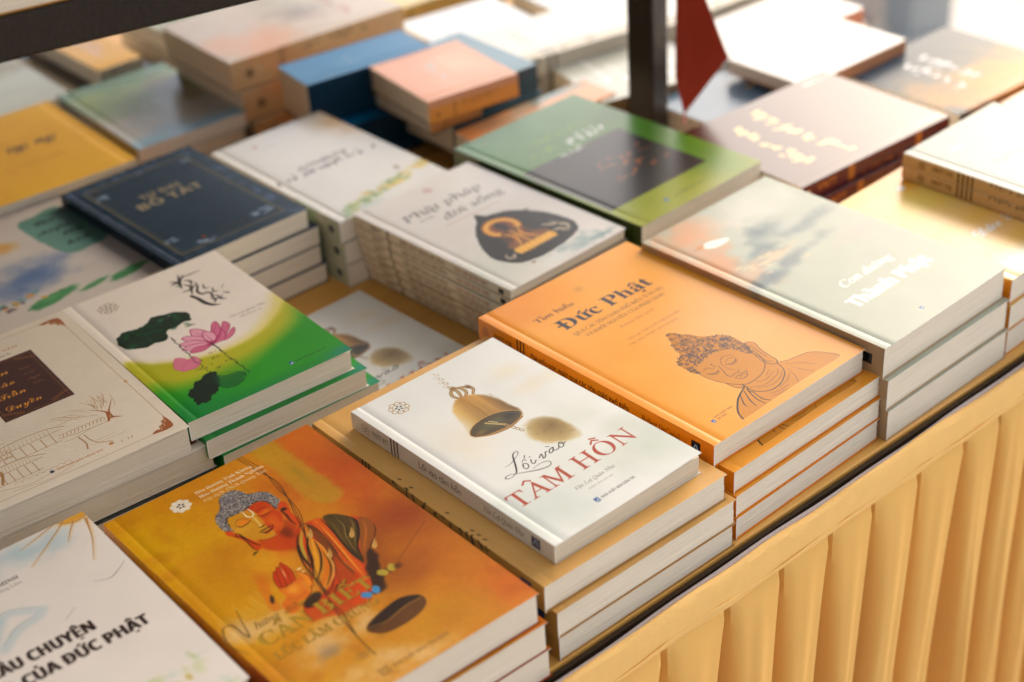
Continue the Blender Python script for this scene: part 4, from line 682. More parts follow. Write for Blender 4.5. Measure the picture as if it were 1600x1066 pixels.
def d_navy(W, L, T):
    W, L = 129, 184
    c = Canvas(W, L, T, 4, (.13, .21, .28), (.10, .16, .22), 34)
    for i in range(60):
        r = random.Random(i); t = r.random(); e = i % 4; x, y = ((t*W, 4+8*r.random()), (t*W, L-6-8*r.random()), (4+8*r.random(), t*L), (W-5-8*r.random(), t*L))[e]
        c.wash(x, y, 9, 4, (.28, .35, .50) if i % 2 else (.20, .26, .36), .75, rot=r.random()*180, nz=1.2, cell=5)
    c.stroke([(14, 13), (W-15, 13), (W-15, L-14), (14, L-14), (14, 13)], 1.6, (.42, .38, .26), .95, curve=False); c.stroke([(17, 16), (W-18, 16), (W-18, L-17), (17, L-17), (17, 16)], .6, (.40, .36, .24), .9, curve=False)
    for (x, y, s) in ((100, 26, 1.2), (42, 20, 1), (20, 40, .7), (20, 150, .8), (110, 160, .5)):
        for i in range(9): r = random.Random(i+int(x)); c.wash(x-7*s+14*s*r.random(), y-5*s+9*s*r.random(), 5*s, 2.8*s, (.55, .62, .72), .8, nz=1, cell=3)
    c.wash(43, 26, 3, 3, (.60, .22, .08), .9, nz=.5); c.wash(24, 164, 4, 3.4, (.42, .20, .08), .7, nz=.5); c.scrawl(52, 22, 86, 3, 1, (.28, .2, .14), .6, seed=2)
    GO = (.62, .56, .44); c.text('TỨ ĐẠI', 43, 121, 8, 'sansb', GO, width=40); c.text('BỒ TÁT', 31, 104, 11, 'sansb', GO, width=64); c.grain(.02); return c
def d_left(W, L, T):
    c = Canvas(W, L, T, 3.5, (.78, .74, .70), (.72, .68, .64), 37)
    c.wash(52, 100, 60, 44, (.34, .44, .62), .9, nz=1, cell=20); c.wash(66, 92, 34, 26, (.26, .38, .60), .7, nz=.9); c.wash(36, 130, 26, 16, (.80, .58, .24), .9, nz=.8); c.wash(20, 140, 16, 12, (.74, .46, .16), .7, nz=.8)
    c.poly([(104, L-52), (122, L-44), (146, L-46), (150, L-90), (147, L-130), (128, L-134), (108, L-132), (104, L-92)], (.36, .56, .50), .95, nz=1)
    return c
def d_leftb(W, L, T):   # printed size 160 x 240, lower part under the neighbours
    W, L = 160, 220
    c = Canvas(W, L, T, 3.5, (.80, .76, .73), (.74, .70, .66), 37); o = L-240
    c.wash(60, 98+o, 66, 40, (.34, .44, .62), .85, nz=1, cell=18); c.wash(72, 92+o, 36, 22, (.26, .38, .60), .6, nz=.9); c.wash(76, 162+o, 22, 18, (.82, .60, .26), .9, nz=.8)
    c.poly([(106, 189+o), (124, 194+o), (146, 196+o), (150, 160+o), (148, 112+o), (130, 105+o), (110, 107+o), (104, 140+o)], (.36, .56, .50), .95, nz=1)
    for t, x, y, wd in (('Câu', 114, 174, 20), ('chuyện', 108, 156, 30), ('bên', 122, 140, 20), ('hoa', 116, 122, 22)): c.text(t, x, y+o, 8, 'script', (.06, .07, .07), width=wd); c.text(t, x+.5, y+o, 8, 'script', (.06, .07, .07), width=wd)
    c.scrawl(146, 84+o, 152, 3, .6, (.3, .3, .3), seed=1)
    for (x, y, rx, ry) in ((124, 40, 22, 7), (62, 50, 26, 9), (96, 44, 16, 5)): c.wash(x, y+o, rx, ry, (.22, .52, .28), .95, rot=10, soft=.35, nz=.5, cell=6); c.wash(x, y+2+o, rx*.7, ry*.5, (.42, .68, .44), .6, nz=.6)
    for i in range(16): r = random.Random(i); c.wash(20+r.random()*40, 58+r.random()*14+o, 5, 3, ((.86, .54, .12), (.30, .24, .30), (.26, .56, .52))[i % 3], .85, rot=r.random()*180, nz=.8, cell=3)
    c.grain(.02); return c
def d_flow(W, L, T):
    W, L = 121, 187
    c = Canvas(W, L, T, 3.5, (.88, .87, .85), (.76, .74, .68), 41)
    c.wash(118, 150, 26, 60, (.78, .62, .44), .7, nz=.5)
    for i in range(60):
        r = random.Random(i); t = r.random(); x = 12+t*112; c.wash(x, 8+26*t+10*r.random()-4, 5+4*r.random(), 3+3*r.random(), ((.80, .62, .10), (.52, .62, .20), (.86, .74, .22), (.40, .54, .24))[i % 4], .75, rot=r.random()*180, nz=1, cell=4)
    c.wash(30, 8, 34, 9, (.60, .72, .64), .7, nz=1, cell=6); c.wash(50, 18, 14, 5, (.52, .66, .40), .6, nz=1); c.wash(96, 44, 4, 7, (.36, .26, .06), .8, nz=1)
    c.scrawl(24, 99, 88, 5.4, 1.5, (.34, .20, .18), .9, seed=2, ang=1); c.scrawl(4, 88, 112, 7, 2, (.30, .15, .14), .95, seed=4); c.wash(34, 168, 4, 4, (.80, .34, .22), .8, nz=.5); c.scrawl(38, 158, 60, 3, .5, (.5, .5, .6), .5, seed=7)
    c.poly([(-T, 0), (0, 0), (0, 20), (-T, 30)], (.68, .72, .62), .8, curve=False, soft=4); c.wash(-T*.5, 12, T*.22, 5, (.10, .18, .30), .95, soft=.5)
    c.poly([(-T, 30), (0, 30), (0, 60), (-T, 60)], (.52, .62, .50), .8, curve=False, soft=6); c.grain(.02); return c
def d_yel17(W, L, T):
    c = Canvas(W, L, T, 3.5, (.91, .68, .0), (.83, .56, .0), 44); c.wash(60, 90, 80, 90, (.88, .64, .0), .7, nz=.6)
    K = (.28, .16, .03)
    c.text('Từ Bi', 28, 76, 17, 'script', K, width=52); c.text('Từ Bi', 28.6, 76, 17, 'script', K, width=52)
    for y in (122, 116, 64): c.scrawl(40, y, 100, 2, .4, (.6, .36, .04), .8, seed=int(y))
    c.wash(92, 130, 8, 5, (.84, .52, .16), .8, nz=.8); c.stroke([(7, 0), (7, L)], 1.1, (.94, .66, .14), .7, curve=False); c.grain(.02); return c
def d_land(W, L, T):
    c = Canvas(W, L, T, 3, (.78, .80, .78), (.7, .76, .8), 47); c.vgrad([(0, (.60, .80, .90)), (16, (.70, .84, .90)), (34, (.84, .84, .82)), (70, (.80, .78, .72)), (100, (.56, .62, .36)), (140, (.46, .54, .16)), (L, (.22, .40, .08))], warp=30)
    c.wash(95, 110, 30, 60, (.50, .34, .06), .8, nz=.6); c.wash(20, 150, 30, 30, (.56, .60, .14), .7, nz=.8); c.scrawl(52, 86, 74, 7, 3, (.9, .92, .92), .9, seed=4); c.wash(100, 168, 12, 6, (.3, .5, .6), .7, nz=.7)
    return c
def plainish(bgc, sp, seed, blobs=(), marks=(), ppm=2.5):
    def f(W, L, T):
        c = Canvas(W, L, T, ppm, bgc, sp, seed)
        for (x, y, rx, ry, k, a) in blobs: c.wash(x*W, y*L, rx*W, ry*L, k, a, nz=.6, cell=14)
        if T > 14 and max(sp) > .3:
            dk = tuple(q*.55 for q in sp); c.poly([(-T, 0), (-T+1.3, 0), (-T+1.3, L), (-T, L)], dk, curve=False); c.bars(L*.72, dk, 2, 3.4, 1.4); c.scrawl(-T*.36, L*.64, -T*.36+L*.42, T*.3, T*.05, dk, .85, seed=seed, ang=-90); c.wash(-T/2, L*.9, T*.2, T*.2, dk, .8, soft=.5)  # edge strip paints the dark gap between stacked spines, the rest is print
        for (x, y, x1, h, wd, k) in marks: c.scrawl(x*W, y*L, x1*W, h*L, wd, k, .95, seed=int(x*99+y*77))
        c.grain(.02); return c
    return f
def d_maroon(W, L, T):
    c = Canvas(W, L, T, 3, (.26, .045, .05), (.42, .10, .03), 51); G = (.98, .82, .46)  # foil glare is put into the pale gold of G
    # two lines of large foil words, upside down to the viewer like the book
    for (x, y, x1, s, n) in ((18, 108, 50, 2, 4), (56, 113, 68, 3, 2), (74, 112, 98, 5, 3), (104, 108, 134, 6, 4), (28, 148, 58, 7, 4), (66, 150, 84, 8, 3), (92, 147, 122, 9, 4)):
        c.scrawl(x, y, x1, 11, 4.6, G, .97, seed=s, n=n); c.stroke([(x+2, y+5), (x1-3, y+6)], 3.6, G, .9, soft=.8)
    for y0, y1 in ((L*.2, L*.24), (L*.66, L*.70)): c.poly([(-T+1, y0), (-1, y0), (-1, y1), (-T+1, y1)], (.85, .48, .04), curve=False)
    c.spine_text('VNTT', L*.90, T*.42, style='sansb', col=(.85, .48, .04)); c.scrawl(-T*.7, L*.3, -T*.7+60, T*.4, 1.2, (.85, .48, .04), .9, seed=3, ang=90); c.wash(-T/2, L-8, 3, 3, (.9, .85, .7), .9, soft=.4); return c
def d_gray2(W, L, T):
    c = Canvas(W, L, T, 4, (.72, .75, .72), (.84, .66, .42), 54); c.wash(70, 100, 90, 120, (.76, .79, .76), .6); c.scrawl(30, 134, 92, 9, 1.2, (.42, .46, .46), .8, seed=3, ang=-4); c.poly([(30, 176), (44, 176), (44, 180), (30, 180)], (.92, .93, .92), curve=False)
    c.bars(150, (.16, .09, .03), 4, 4.4, 1.6); c.emblem(-T/2, 186, T*.3, (.34, .2, .06), None, .3); c.spine_text('VNTT 115', 176, T*.36, style='sansb', col=(.34, .2, .08), width=20); c.scrawl(-T*.32, 122, -T*.32+96, T*.36, .7, (.22, .12, .04), .9, seed=5, ang=-90); return c
def d_yel6(W, L, T):
    W, L = 150, 184
    c = Canvas(W, L, T, 3.5, (.97, .76, .36), (.92, .56, .04), 57)
    for (x, y, rx, ry, k, a) in ((10, 180, 80, 20, (.93, .68, .02), 1), (100, 180, 60, 40, (.85, .50, .02), .95), (140, 150, 34, 50, (.30, .28, .03), .9), (70, 130, 60, 40, (.97, .84, .42), .9), (60, 100, 70, 30, (.97, .80, .52), .7), (60, 60, 80, 30, (.98, .78, .56), .8), (130, 20, 70, 50, (.68, .82, .84), .9), (40, 10, 60, 30, (.74, .85, .88), .9), (120, 100, 40, 30, (.85, .78, .60), .8)): c.wash(x, y, rx, ry, k, a, nz=.5, cell=26)
    c.wash(76, 160, 6, 4.4, (.95, .95, .94), 1, soft=.5); c.text('Đức Phật', 42, 57, 13, 'script', (.95, .94, .9), width=88); c.text('Đức Phật', 43, 57, 13, 'script', (.95, .94, .9), width=88); return c
DESIGN = dict(bell=d_bell, cream=d_cream, duc=d_duc, pain=d_pain, lotus=d_lotus, tamgiao=d_tamgiao, chuyen=d_chuyen, phap=d_phap, hanh=d_hanh, xanh=d_xanh, navy=d_navy, left=d_leftb, flow=d_flow,
    yel17=d_yel17, land=d_land, maroon=d_maroon, gray2=d_gray2, yel6=d_yel6,
    yel20=plainish((.94, .70, .10), (.6, .6, .56), 60, ((.5, .5, .4, .3, (.84, .66, .20), .7),), ((.2, .5, .9, .08, 4, (.92, .74, .66)), (.3, .3, .8, .06, 3, (.90, .72, .60)))),
    thick=plainish((.80, .72, .64), (.90, .72, .52), 61, ((.15, .75, .5, .3, (.88, .60, .38), .9), (.3, .9, .3, .2, (.86, .62, .44), .8), (.5, .4, .3, .2, (.44, .34, .30), .7), (.8, .3, .5, .4, (.74, .72, .64), .9)), ((.2, .2, .7, .05, 3, (.62, .28, .12)),)),
    blue=plainish((.0, .46, .68), (.02, .20, .30), 62, ((.5, .6, .5, .3, (.02, .50, .72), .7),), ((.3, .5, .7, .1, 3, (.4, .55, .68)),)),
    teal=plainish((.30, .48, .56), (.06, .24, .30), 63, ((.5, .45, .3, .2, (.80, .46, .28), .9), (.2, .8, .4, .3, (.05, .34, .50), .8))),
    peach=plainish((.90, .62, .46), (.92, .60, .26), 64, ((.6, .3, .4, .4, (.82, .74, .62), .7), (.3, .6, .3, .2, (.92, .66, .50), .8)), ((.35, .5, .8, .1, 3, (.62, .72, .74)),)),
    peach2=plainish((.92, .60, .36), (.90, .60, .34), 65, ((.7, .6, .5, .4, (.70, .62, .54), .8), (.9, .3, .3, .4, (.24, .48, .56), .8)), ((.3, .5, .6, .1, 3, (.7, .7, .6)),)),
    white=plainish((.86, .86, .84), (.80, .76, .68), 66, ((.5, .5, .4, .4, (.88, .88, .86), .7),), ((.25, .7, .75, .05, 2, (.72, .74, .72)),)),
    white_b=plainish((.84, .86, .88), (.72, .74, .74), 67, ((.5, .3, .5, .3, (.78, .84, .88), .8),), ((.2, .75, .7, .05, 2, (.7, .78, .84)), (.3, .2, .4, .05, 3, (.86, .5, .44)))),
    white_c=plainish((.87, .87, .85), (.74, .5, .34), 68, (), ((.4, .55, .6, .04, 2, (.66, .7, .62)),)),
    white_d=plainish((.88, .87, .85), (.80, .50, .34), 69, ((.15, .3, .12, .18, (.86, .52, .30), .95),), ()),
    thickw=plainish((.78, .79, .74), (.56, .44, .28), 70, (), ((.3, .6, .8, .06, 3, (.93, .93, .92)), (.2, .4, .6, .06, 3, (.93, .93, .92)))),
    bluegold=plainish((.34, .45, .54), (.2, .3, .3), 71, ((.8, .7, .3, .3, (.55, .52, .36), .8),), ((.2, .6, .6, .12, 4, (.86, .66, .34)), (.3, .35, .8, .1, 4, (.84, .64, .34)))),
    gray26=plainish((.24, .30, .36), (.20, .16, .14), 72, ((.1, .3, .6, .9, (.92, .56, .18), .95), (.3, .85, .5, .3, (.80, .56, .30), .6), (.1, .6, .35, .5, (.86, .54, .24), .9)), ((.25, .6, .8, .07, 3.5, (.90, .90, .92)), (.3, .45, .8, .07, 3.5, (.90, .90, .92)))),
    creamy=plainish((.84, .74, .44), (.8, .62, .3), 73, ((.7, .4, .4, .4, (.86, .80, .56), .8),), ((.6, .4, .8, .1, 4, (.80, .40, .24)),)),
    brown=plainish((.32, .24, .20), (.3, .22, .18), 74),
    green32=plainish((.74, .74, .66), (.66, .56, .46), 75, ((.5, .8, .6, .3, (.44, .46, .12), .9), (.8, .6, .4, .2, (.52, .42, .10), .8)), ()),
    darkteal=plainish((.03, .10, .11), (.03, .12, .15), 76))
def spine_grad(c): pass
_cm = {}
def cover_mat(key, W, L, T):
    k = key
    if k in _cm: return _cm[k]
    cv = DESIGN[key](W, L, T); im = cv.image('cover_print_'+key)
    m = bpy.data.materials.new('printed_cover_'+key); m.use_nodes = True; t = m.node_tree; b = t.nodes['Principled BSDF']
    tx = t.nodes.new('ShaderNodeTexImage'); tx.image = im; tx.extension = 'EXTEND'; t.links.new(tx.outputs[0], b.inputs['Base Color'])
    b.inputs['Roughness'].default_value = ROUGH.get(key, .27); b.inputs['Specular IOR Level'].default_value = SPEC.get(key, .6)
    b.inputs['Coat Weight'].default_value = COAT.get(key, .12); b.inputs['Coat Roughness'].default_value = .2; b.inputs['Coat IOR'].default_value = 1.6
    tc = t.nodes.new('ShaderNodeTexCoord'); n = t.nodes.new('ShaderNodeTexNoise'); n.inputs['Scale'].default_value = 9; n.inputs['Detail'].default_value = 2
    bp = t.nodes.new('ShaderNodeBump'); bp.inputs['Strength'].default_value = .25; bp.inputs['Distance'].default_value = .0012; t.links.new(tc.outputs['Object'], n.inputs['Vector']); t.links.new(n.outputs[0], bp.inputs['Height'])
    if key == 'tamgiao':
        wv = t.nodes.new('ShaderNodeTexWave'); wv.bands_direction = 'Y'; wv.inputs['Scale'].default_value = 150; wv.inputs['Distortion'].default_value = .25; wv.inputs['Detail'].default_value = 1; wv.inputs['Detail Scale'].default_value = 8
        bp2 = t.nodes.new('ShaderNodeBump'); bp2.inputs['Strength'].default_value = .3; bp2.inputs['Distance'].default_value = .0006
        t.links.new(tc.outputs['Object'], wv.inputs['Vector']); t.links.new(wv.outputs[1], bp2.inputs['Height']); t.links.new(bp.outputs[0], bp2.inputs['Normal']); t.links.new(bp2.outputs[0], b.inputs['Normal'])
    else: t.links.new(bp.outputs[0], b.inputs['Normal'])
    _cm[k] = m; return m
ROUGH = dict(tamgiao=.6, bell=.33, cream=.42, chuyen=.38, yel17=.4, lotus=.36, pain=.34, left=.4)
SPEC = dict(gray2=.2, white=.4, white_c=.4, white_d=.4, xanh=.45, tamgiao=.3, duc=.45, hanh=.4, phap=.3, blue=.35, yel20=.3, land=.5, gray26=.15, peach=.5, lotus=.35, navy=.25, left=.35, chuyen=.35, yel17=.25, pain=.4, cream=.4)
COAT = dict(tamgiao=0, duc=0, hanh=0, maroon=.25, xanh=0, gray2=0, gray26=0, white=.1, bell=.2, cream=.1, chuyen=0, yel17=0, lotus=0, pain=.1, left=0, navy=0, land=.4, phap=0, thick=.1, blue=0)
# ------------------------------------------------------------------ books
_bk = {}
def book_meshes(key, W, L, T, lift, thin):
    k = (key, round(W, 1), round(L, 1), round(T, 1), lift)
    if k in _bk: return _bk[k]
    cm = cover_mat(key, W, L, T); w, l, t = W/1000, L/1000, T/1000; ct = .00042
    us = [0, .003, .0066, .0072, .0078, .014]+list(np.linspace(.03, w, 9)); vs = list(np.linspace(0, l, 13))
    wt = w+T/1000
    def lf(u, v):
        a = max(0, (u/w-.15)/.85); b = v/l
        z = lift/1000*a*a*(.35+.65*(1-b)**1.5)+lift/1000*.12*a*sin(b*7+key.__hash__() % 3 if False else b*7)
        if .007 < u < .0074: z -= .00016
        if False: pass
        return z
    uv = lambda u, v: ((u+t)/wt, v/l)
    m = MB()
    for i in range(len(us)-1):
        for j in range(len(vs)-1):
            a, b, c, d = [(us[i+p], vs[j+q]) for p, q in ((0, 0), (1, 0), (1, 1), (0, 1))]
            m.quad(*[(u, v, t+lf(u, v)) for u, v in (a, b, c, d)], 0, [uv(*q) for q in (a, b, c, d)])
            m.quad(*[(u, v, t+lf(u, v)-ct) for u, v in (d, c, b, a)], 1)
    def edge(A, B): m.quad(*[(A[0], A[1], t+lf(*A)-ct), (B[0], B[1], t+lf(*B)-ct), (B[0], B[1], t+lf(*B)), (A[0], A[1], t+lf(*A))], 1)
    for i in range(len(us)-1): edge((us[i], 0), (us[i+1], 0)); edge((us[i+1], l), (us[i], l))
    for j in range(len(vs)-1): edge((w, vs[j]), (w, vs[j+1])); edge((0, vs[j+1]), (0, vs[j]))
    front = m.build('front_cover', [cm, CARD], True)
    front.polygons.foreach_set('use_smooth', [p.material_index == 0 for p in front.polygons])
    # spine: gently rounded strip
    m = MB(); pr = [(0, t-.00002), (-.00022, t-.00025), (-.0004, t*.8), (-.0005, t*.45), (-.0004, .0008), (0, .0002)]
    for (x0, z0), (x1, z1) in zip(pr[:-1], pr[1:]):
        u0, u1 = z0/t*t/wt, z1/t*t/wt
        m.quad((x0, 0, z0), (x1, 0, z1), (x1, l, z1), (x0, l, z0), 0, [(u0, 0), (u1, 0), (u1, 1), (u0, 1)])
        for y, s in ((0, 1), (l, -1)): m.quad((x0, y, z0), (.0004, y, min(z0, t-.0005)), (.0004, y, min(z1, t-.0005)), (x1, y, z1), 1)
    m.quad((.0004, 0, t-.0006), (.0004, l, t-.0006), (.0004, l, .0006), (.0004, 0, .0006), 1)
    spine = m.build('spine', [cm, CARD], False)
    m = MB(); m.box(0, 0, 0, w, l, ct, 0)
    for q in m.uv: q[:] = [(.002, .5)]*4
    back = m.build('back_cover', [cm])
    # page block: leaves gathered in uneven signatures
    r = random.Random(int(W*7+L*3+T*11)+len(key)); m = MB(); z = ct+.00008; top = t-ct-.00008; n = max(3, int(T/2.6)); hs = [(top-z)/n]*n
    for i in range(n):
        e = [r.random()*.00028 for _ in range(3)]
        m.box(.0008, .0010+e[0], z, w-.0012-e[1], l-.0010-e[2], z+hs[i]-.00002, 0); z += hs[i]
    block = m.build('page_block', [PAPER2 if thin else PAPER], merge=False)
    _bk[k] = (front, spine, back, block); return _bk[k]
NB = 0
def book(key, x, y, rot, w, l, z0, T, side, label, group=None, lift=.5, cream=False, cat='book'):
    """x, y: the footprint's far-left corner (mm); w along the table edge, l towards the viewer"""
    global NB
    c, s = cos(D(rot)), sin(D(rot)); P = lambda a, b: ((x+a*c-b*s)/1000, (y+a*s+b*c)/1000)
    if side == 'W': o, ang, W, L = P(0, -l), rot, w, l
    elif side == 'S': o, ang, W, L = P(w, -l), rot+90, l, w
    elif side == 'E': o, ang, W, L = P(w, 0), rot+180, w, l
    else: o, ang, W, L = P(0, 0), rot-90, l, w
    root = empty('book', (o[0], o[1], z0/1000), D(ang)); tag(root, label, cat, group)
    for n, me in zip(('front_cover', 'spine', 'back_cover', 'page_block'), book_meshes(key, W, L, T, lift, cream)): link(n, me, root)
    NB += 1; return root
ORD = ['topmost', 'second', 'third', 'fourth', 'fifth', 'sixth', 'seventh']
def stack(key, x, y, rot, w, l, ztop, ts, side, top, rest, group, jit=(), lift=.5, cream=False, seed=0):
    """books from the top down; rest: how the stack is called in the labels of the lower books"""
    z = ztop; r = random.Random(seed+int(x))
    for i, T in enumerate(ts):
        z -= T
        if i == 0: dx = dy = dr = 0
        elif i-1 < len(jit): dx, dy, dr = jit[i-1]
        else: dx, dy, dr = jit[-1] if jit else (0, 0, 0); dx += r.uniform(-2, 2); dy += r.uniform(-2, 2); dr += r.uniform(-.5, .5)
        lab = top if i == 0 else f'{ORD[i]} book from the top in {rest}'
        if i == len(ts)-1 and i > 0: lab = f'lowest book in {rest}'
        book(key, x+dx, y+dy, rot+dr, w, l, z, T-.25, side, lab, group, lift if i == 0 else .05, cream)
# front row along the table edge, left to right
stack('chuyen', -387, -59, -2.4, 145, 205, 70, [17.5]*4, 'W', 'white book with bold dark title and sun rays, bottom left', 'the stack topped by the white sun-ray book', 'white sun-ray books', [(-3, 2, .5)], 1)
stack('pain', -237, -81.1, -1.4, 156.7, 243.7, 65.9, [22]*3, 'W', 'golden orange book with a painted blue-haired figure raising its hand', 'the stack topped by the painted orange book', 'painted orange books', [(2.2, -3, .2), (3, -3.5, .4)], .8)
stack('cream', -73.6, -81, -.7, 157.7, 241.5, 61.5, [20.5]*3, 'W', 'plain mustard cream book directly under the white bell book', 'the mustard cream stack under the white bell book', 'mustard cream books', [(3.5, -5, .3), (4, -3.5, .6)], .2, seed=3)
book('bell', -57.6, -106.8, 0, 128.2, 205, 61.6, 13.9, 'W', 'white book with bronze bell lying on the mustard cream stack', 'white bell books', 2.4, True)
stack('duc', 86.4, -71.4, .5, 156.6, 235.3, 71.4, [17.8]*4, 'W', 'orange book with line-drawn curly-haired head, front cover facing up', 'the stack topped by the orange line-drawing book', 'orange line-drawing books', [(3, -13, .6), (1, -16, .9), (-1, -17, 1.2)], 1.5)
stack('hanh', 242.5, -87.5, 1.5, 150, 232, 77.5, [25.8]*3, 'W', 'thick pale grey-green book with misty painting and white title', 'the pale grey-green stack with misty painting', 'misty grey-green books', [(2, -4, -.2), (3, -5.5, -.3)], 1.4)
stack('yel6', 397, -146, 2.3, 140, 172, 66, [22]*3, 'W', 'yellow to blue gradient book at the right edge behind the misty book', 'the yellow to blue gradient stack at the right edge', 'yellow gradient books', [(-1, -2, 0)], .5)
stack('gray2', 483, -155, 1.7, 132, 205, 89.8, [11.6]*2, 'W', 'upper pale grey book with striped tan spine at the right edge', 'the pair of pale grey books with striped tan spines', 'pale grey books with striped spines', [(0, 0, 0)], .2)
stack('peach', 560, -170, 1.7, 150, 180, 66.4, [22]*3, 'W', 'upper book of the small peach stack under the pale grey pair', 'the peach stack under the pale grey pair', 'peach books under the grey pair')
# second row
stack('tamgiao', -288, 172, -4.3, 156, 206.8, 78, [20.2]*2, 'W', 'textured cream book with dark red title plaque and brown line drawing', 'the pair of textured cream books with a dark red plaque', 'cream books with red plaque', [(12, -1, .8)], 1.6, True)
stack('darkteal', -276, 160, -3.4, 152, 200, 37.4, [37.2], 'W', 'dark blue covered book at the bottom under the cream plaque books', '', None, cream=True)
stack('lotus', -132, 162, -3.7, 132.9, 202.2, 78, [15.6]*4, 'W', 'white and green book with pink lotus and black brush title', 'the green lotus stack', 'green lotus books', [(5, -7, .6), (11, -10, 1.5), (13, -9, 1)], 1.6, True)
book('bell', -162, 118, 0, 130, 170, .4, 14, 'W', 'low white bell book hidden under the left part of the lotus stack', 'white bell books', .2, True)
book('bell', -26, 105, 1.7, 130, 178, .4, 14, 'W', 'white bell book lying low between the lotus stack and the tall thin stack', 'white bell books', .5, True)
stack('phap', 127.2, 137.9, 2.2, 129.4, 191.2, 66.4, [9.45]*7, 'W', 'thin white book with a dark bodhi leaf, topmost of the tall thin stack', 'the tall stack of seven thin white books', 'thin white leaf books', [(.5, -.5, .2), (1.2, -.5, -.2), (2.5, -1, .1), (6, 1, .3), (7.5, 1, .5), (9.5, 0, .2)], .9)
stack('xanh', 261, 167, 2.4, 153, 227, 70, [19.5, 17, 16.5, 16.5], 'W', 'green book with a dark square picture in front of the black post', 'the green stack in front of the black post', 'green books with dark picture', [(-5, -3, .4)], .6)
stack('maroon', 425, 50, -1.6, 197, 150, 62, [15.5]*4, 'S', 'large maroon book with scattered gold title right of the post', 'the maroon stack with gold title', 'maroon books with gold title', [(6, -6, 0), (7, -6, 0)], .3)
# third row
stack('left', -192, 388, 3.1, 167, 210, 62, [20.6]*3, 'W', 'pale book with teal title patch and blue wash at the left edge', 'the pale stack with teal title patch', 'pale books with teal patch', [(-3, 2, 0)], .5)
stack('navy', -32, 351, .6, 131, 186, 72, [18]*4, 'W', 'dark navy book with bordered cover and dull gold title', 'the dark navy stack', 'dark navy books', [(8, -2, 0), (6, -3, .3), (9, -4, .2)], .6, True)
stack('flow', 112, 337, .3, 123, 197, 64, [21.3]*3, 'W', 'white book with yellow-green flowers, behind the tall thin stack', 'the white stack with yellow-green flowers', 'white flower books', [(1, -1, .3), (2, -1, 0)], .6)
stack('peach2', 306, 224, -1, 165, 46, 52, [26]*2, 'S', 'low peach and orange book half hidden behind the green book', 'the low peach and orange pair behind the green book', 'low peach books', [(2, -1, 0)], .3)
stack('peach2', 301, 347, -4.4, 60, 105, 65, [.2+16.8], 'S', 'thick page-edged book wedged under the peach book', '', None)
stack('peach', 296, 335, -7.5, 100, 108, 90, [24], 'S', 'peach orange book lying tilted on top of the teal books', '', None, lift=.6, cream=True)
stack('teal', 318, 362, -1.1, 112, 120, 78, [29, 29], 'S', 'teal blue book with orange patch, right of the tilted peach book', 'the teal pair right of the tilted peach book', 'teal books', [(2, -2, 0)], .4)
stack('blue', 237, 405, -7, 140, 60, 90, [45, 45], 'S', 'bright blue thick book at the left of the teal books', 'the bright blue thick pair', 'bright blue thick books', [(14, -22, 1)], .4, True)
stack('thickw', 481, 302, -13.7, 88, 136, 50, [25, 24.6], 'S', 'thick off-white book with white title left of the post', 'the thick off-white pair left of the post', 'thick off-white books', [(2, 0, 0)], .4, True)
book('white', 548, 242, 0, 64, 88, .4, 43, 'S', 'small white book between the thick off-white pair and the orange-patch stack', None, .2)
book('bluegold', 494, 150, 0, 240, 96, 1, 40, 'N', 'blue-grey book with gold lettering behind the maroon book', None, .4)
book('white_c', 583, 133, -.1, 153, 100, 48, 14, 'S', 'blank white book at the table end behind the maroon book', 'white books at the table end', .3)
stack('gray26', 652, 46, -1, 165, 140, 48, [15.8]*3, 'S', 'grey and orange book with white title at the far right', 'the grey and orange stack at the far right', 'grey and orange books', [(3, -2, 0)], .3)
stack('peach', 700, -104, 0, 110, 130, 46, [23]*2, 'W', 'pale peach book peeking out at the right edge behind the pale grey pair', 'the pale peach pair at the right edge', 'pale peach books', [(2, 1, 0)])
stack('yel17', -83, 558, -2.6, 145, 184, 70, [22, 24, 24], 'E', 'bright yellow book with handwritten brown title at the left edge', 'the bright yellow stack at the left edge', 'bright yellow books', [(-6, 3, 0)], .4, True)
stack('land', 99, 611, -3.1, 121, 177, 45, [15]*3, 'W', 'glossy green and sky-blue landscape book right of the yellow book', 'the landscape stack right of the yellow book', 'landscape books', [(-4, 2, 0), (-6, 2, 0)], .4)
stack('thick', 208, 572, -2.9, 206, 139, 97, [32.3]*3, 'S', 'very thick peach-brown book, top of the thick stack behind the blue books', 'the very thick peach-brown stack', 'very thick peach-brown books', [(6, -4, 0), (14, -8, 0)], .4, True)
# fourth row and beyond
stack('yel20', 156, 805, 0, 52, 180, 50, [22], 'S', 'golden yellow book with pink lettering just below the dark rail', '', None)
book('brown', 140, 815, 0, 90, 180, 2, 25, 'S', 'grey-brown book under the golden yellow one', None)
stack('green32', -40, 830, -2, 165, 210, 40, [20]*2, 'W', 'pale book with green painting at the left edge below the rail', 'the pale green-painted pair at the left edge', 'pale green-painted books', [(2, 0, 0)])
stack('white_b', 433, 470, -8, 120, 180, 58, [19]*3, 'S', 'bluish white book behind the bright blue book', 'the bluish white stack behind the blue books', 'bluish white books', [(2, 0, 0)])
stack('white', 446, 372, -9.9, 150, 98, 66, [22]*3, 'S', 'glaring white book behind the off-white pair', 'the glaring white stack behind the off-white pair', 'glaring white books', [(2, 1, 0)])
stack('white_d', 615, 236, -2.3, 190, 92, 50, [16.6]*3, 'S', 'white book with small orange patch beside the red flag', 'the white stack with orange patch beside the red flag', 'white books with orange patch', [(3, -2, 0)])
stack('white', 590, 345, -3, 180, 95, 56, [18.6]*3, 'S', 'far white book left of the post top', 'the far white stack left of the post top', 'far white books', [(2, -1, 0)])
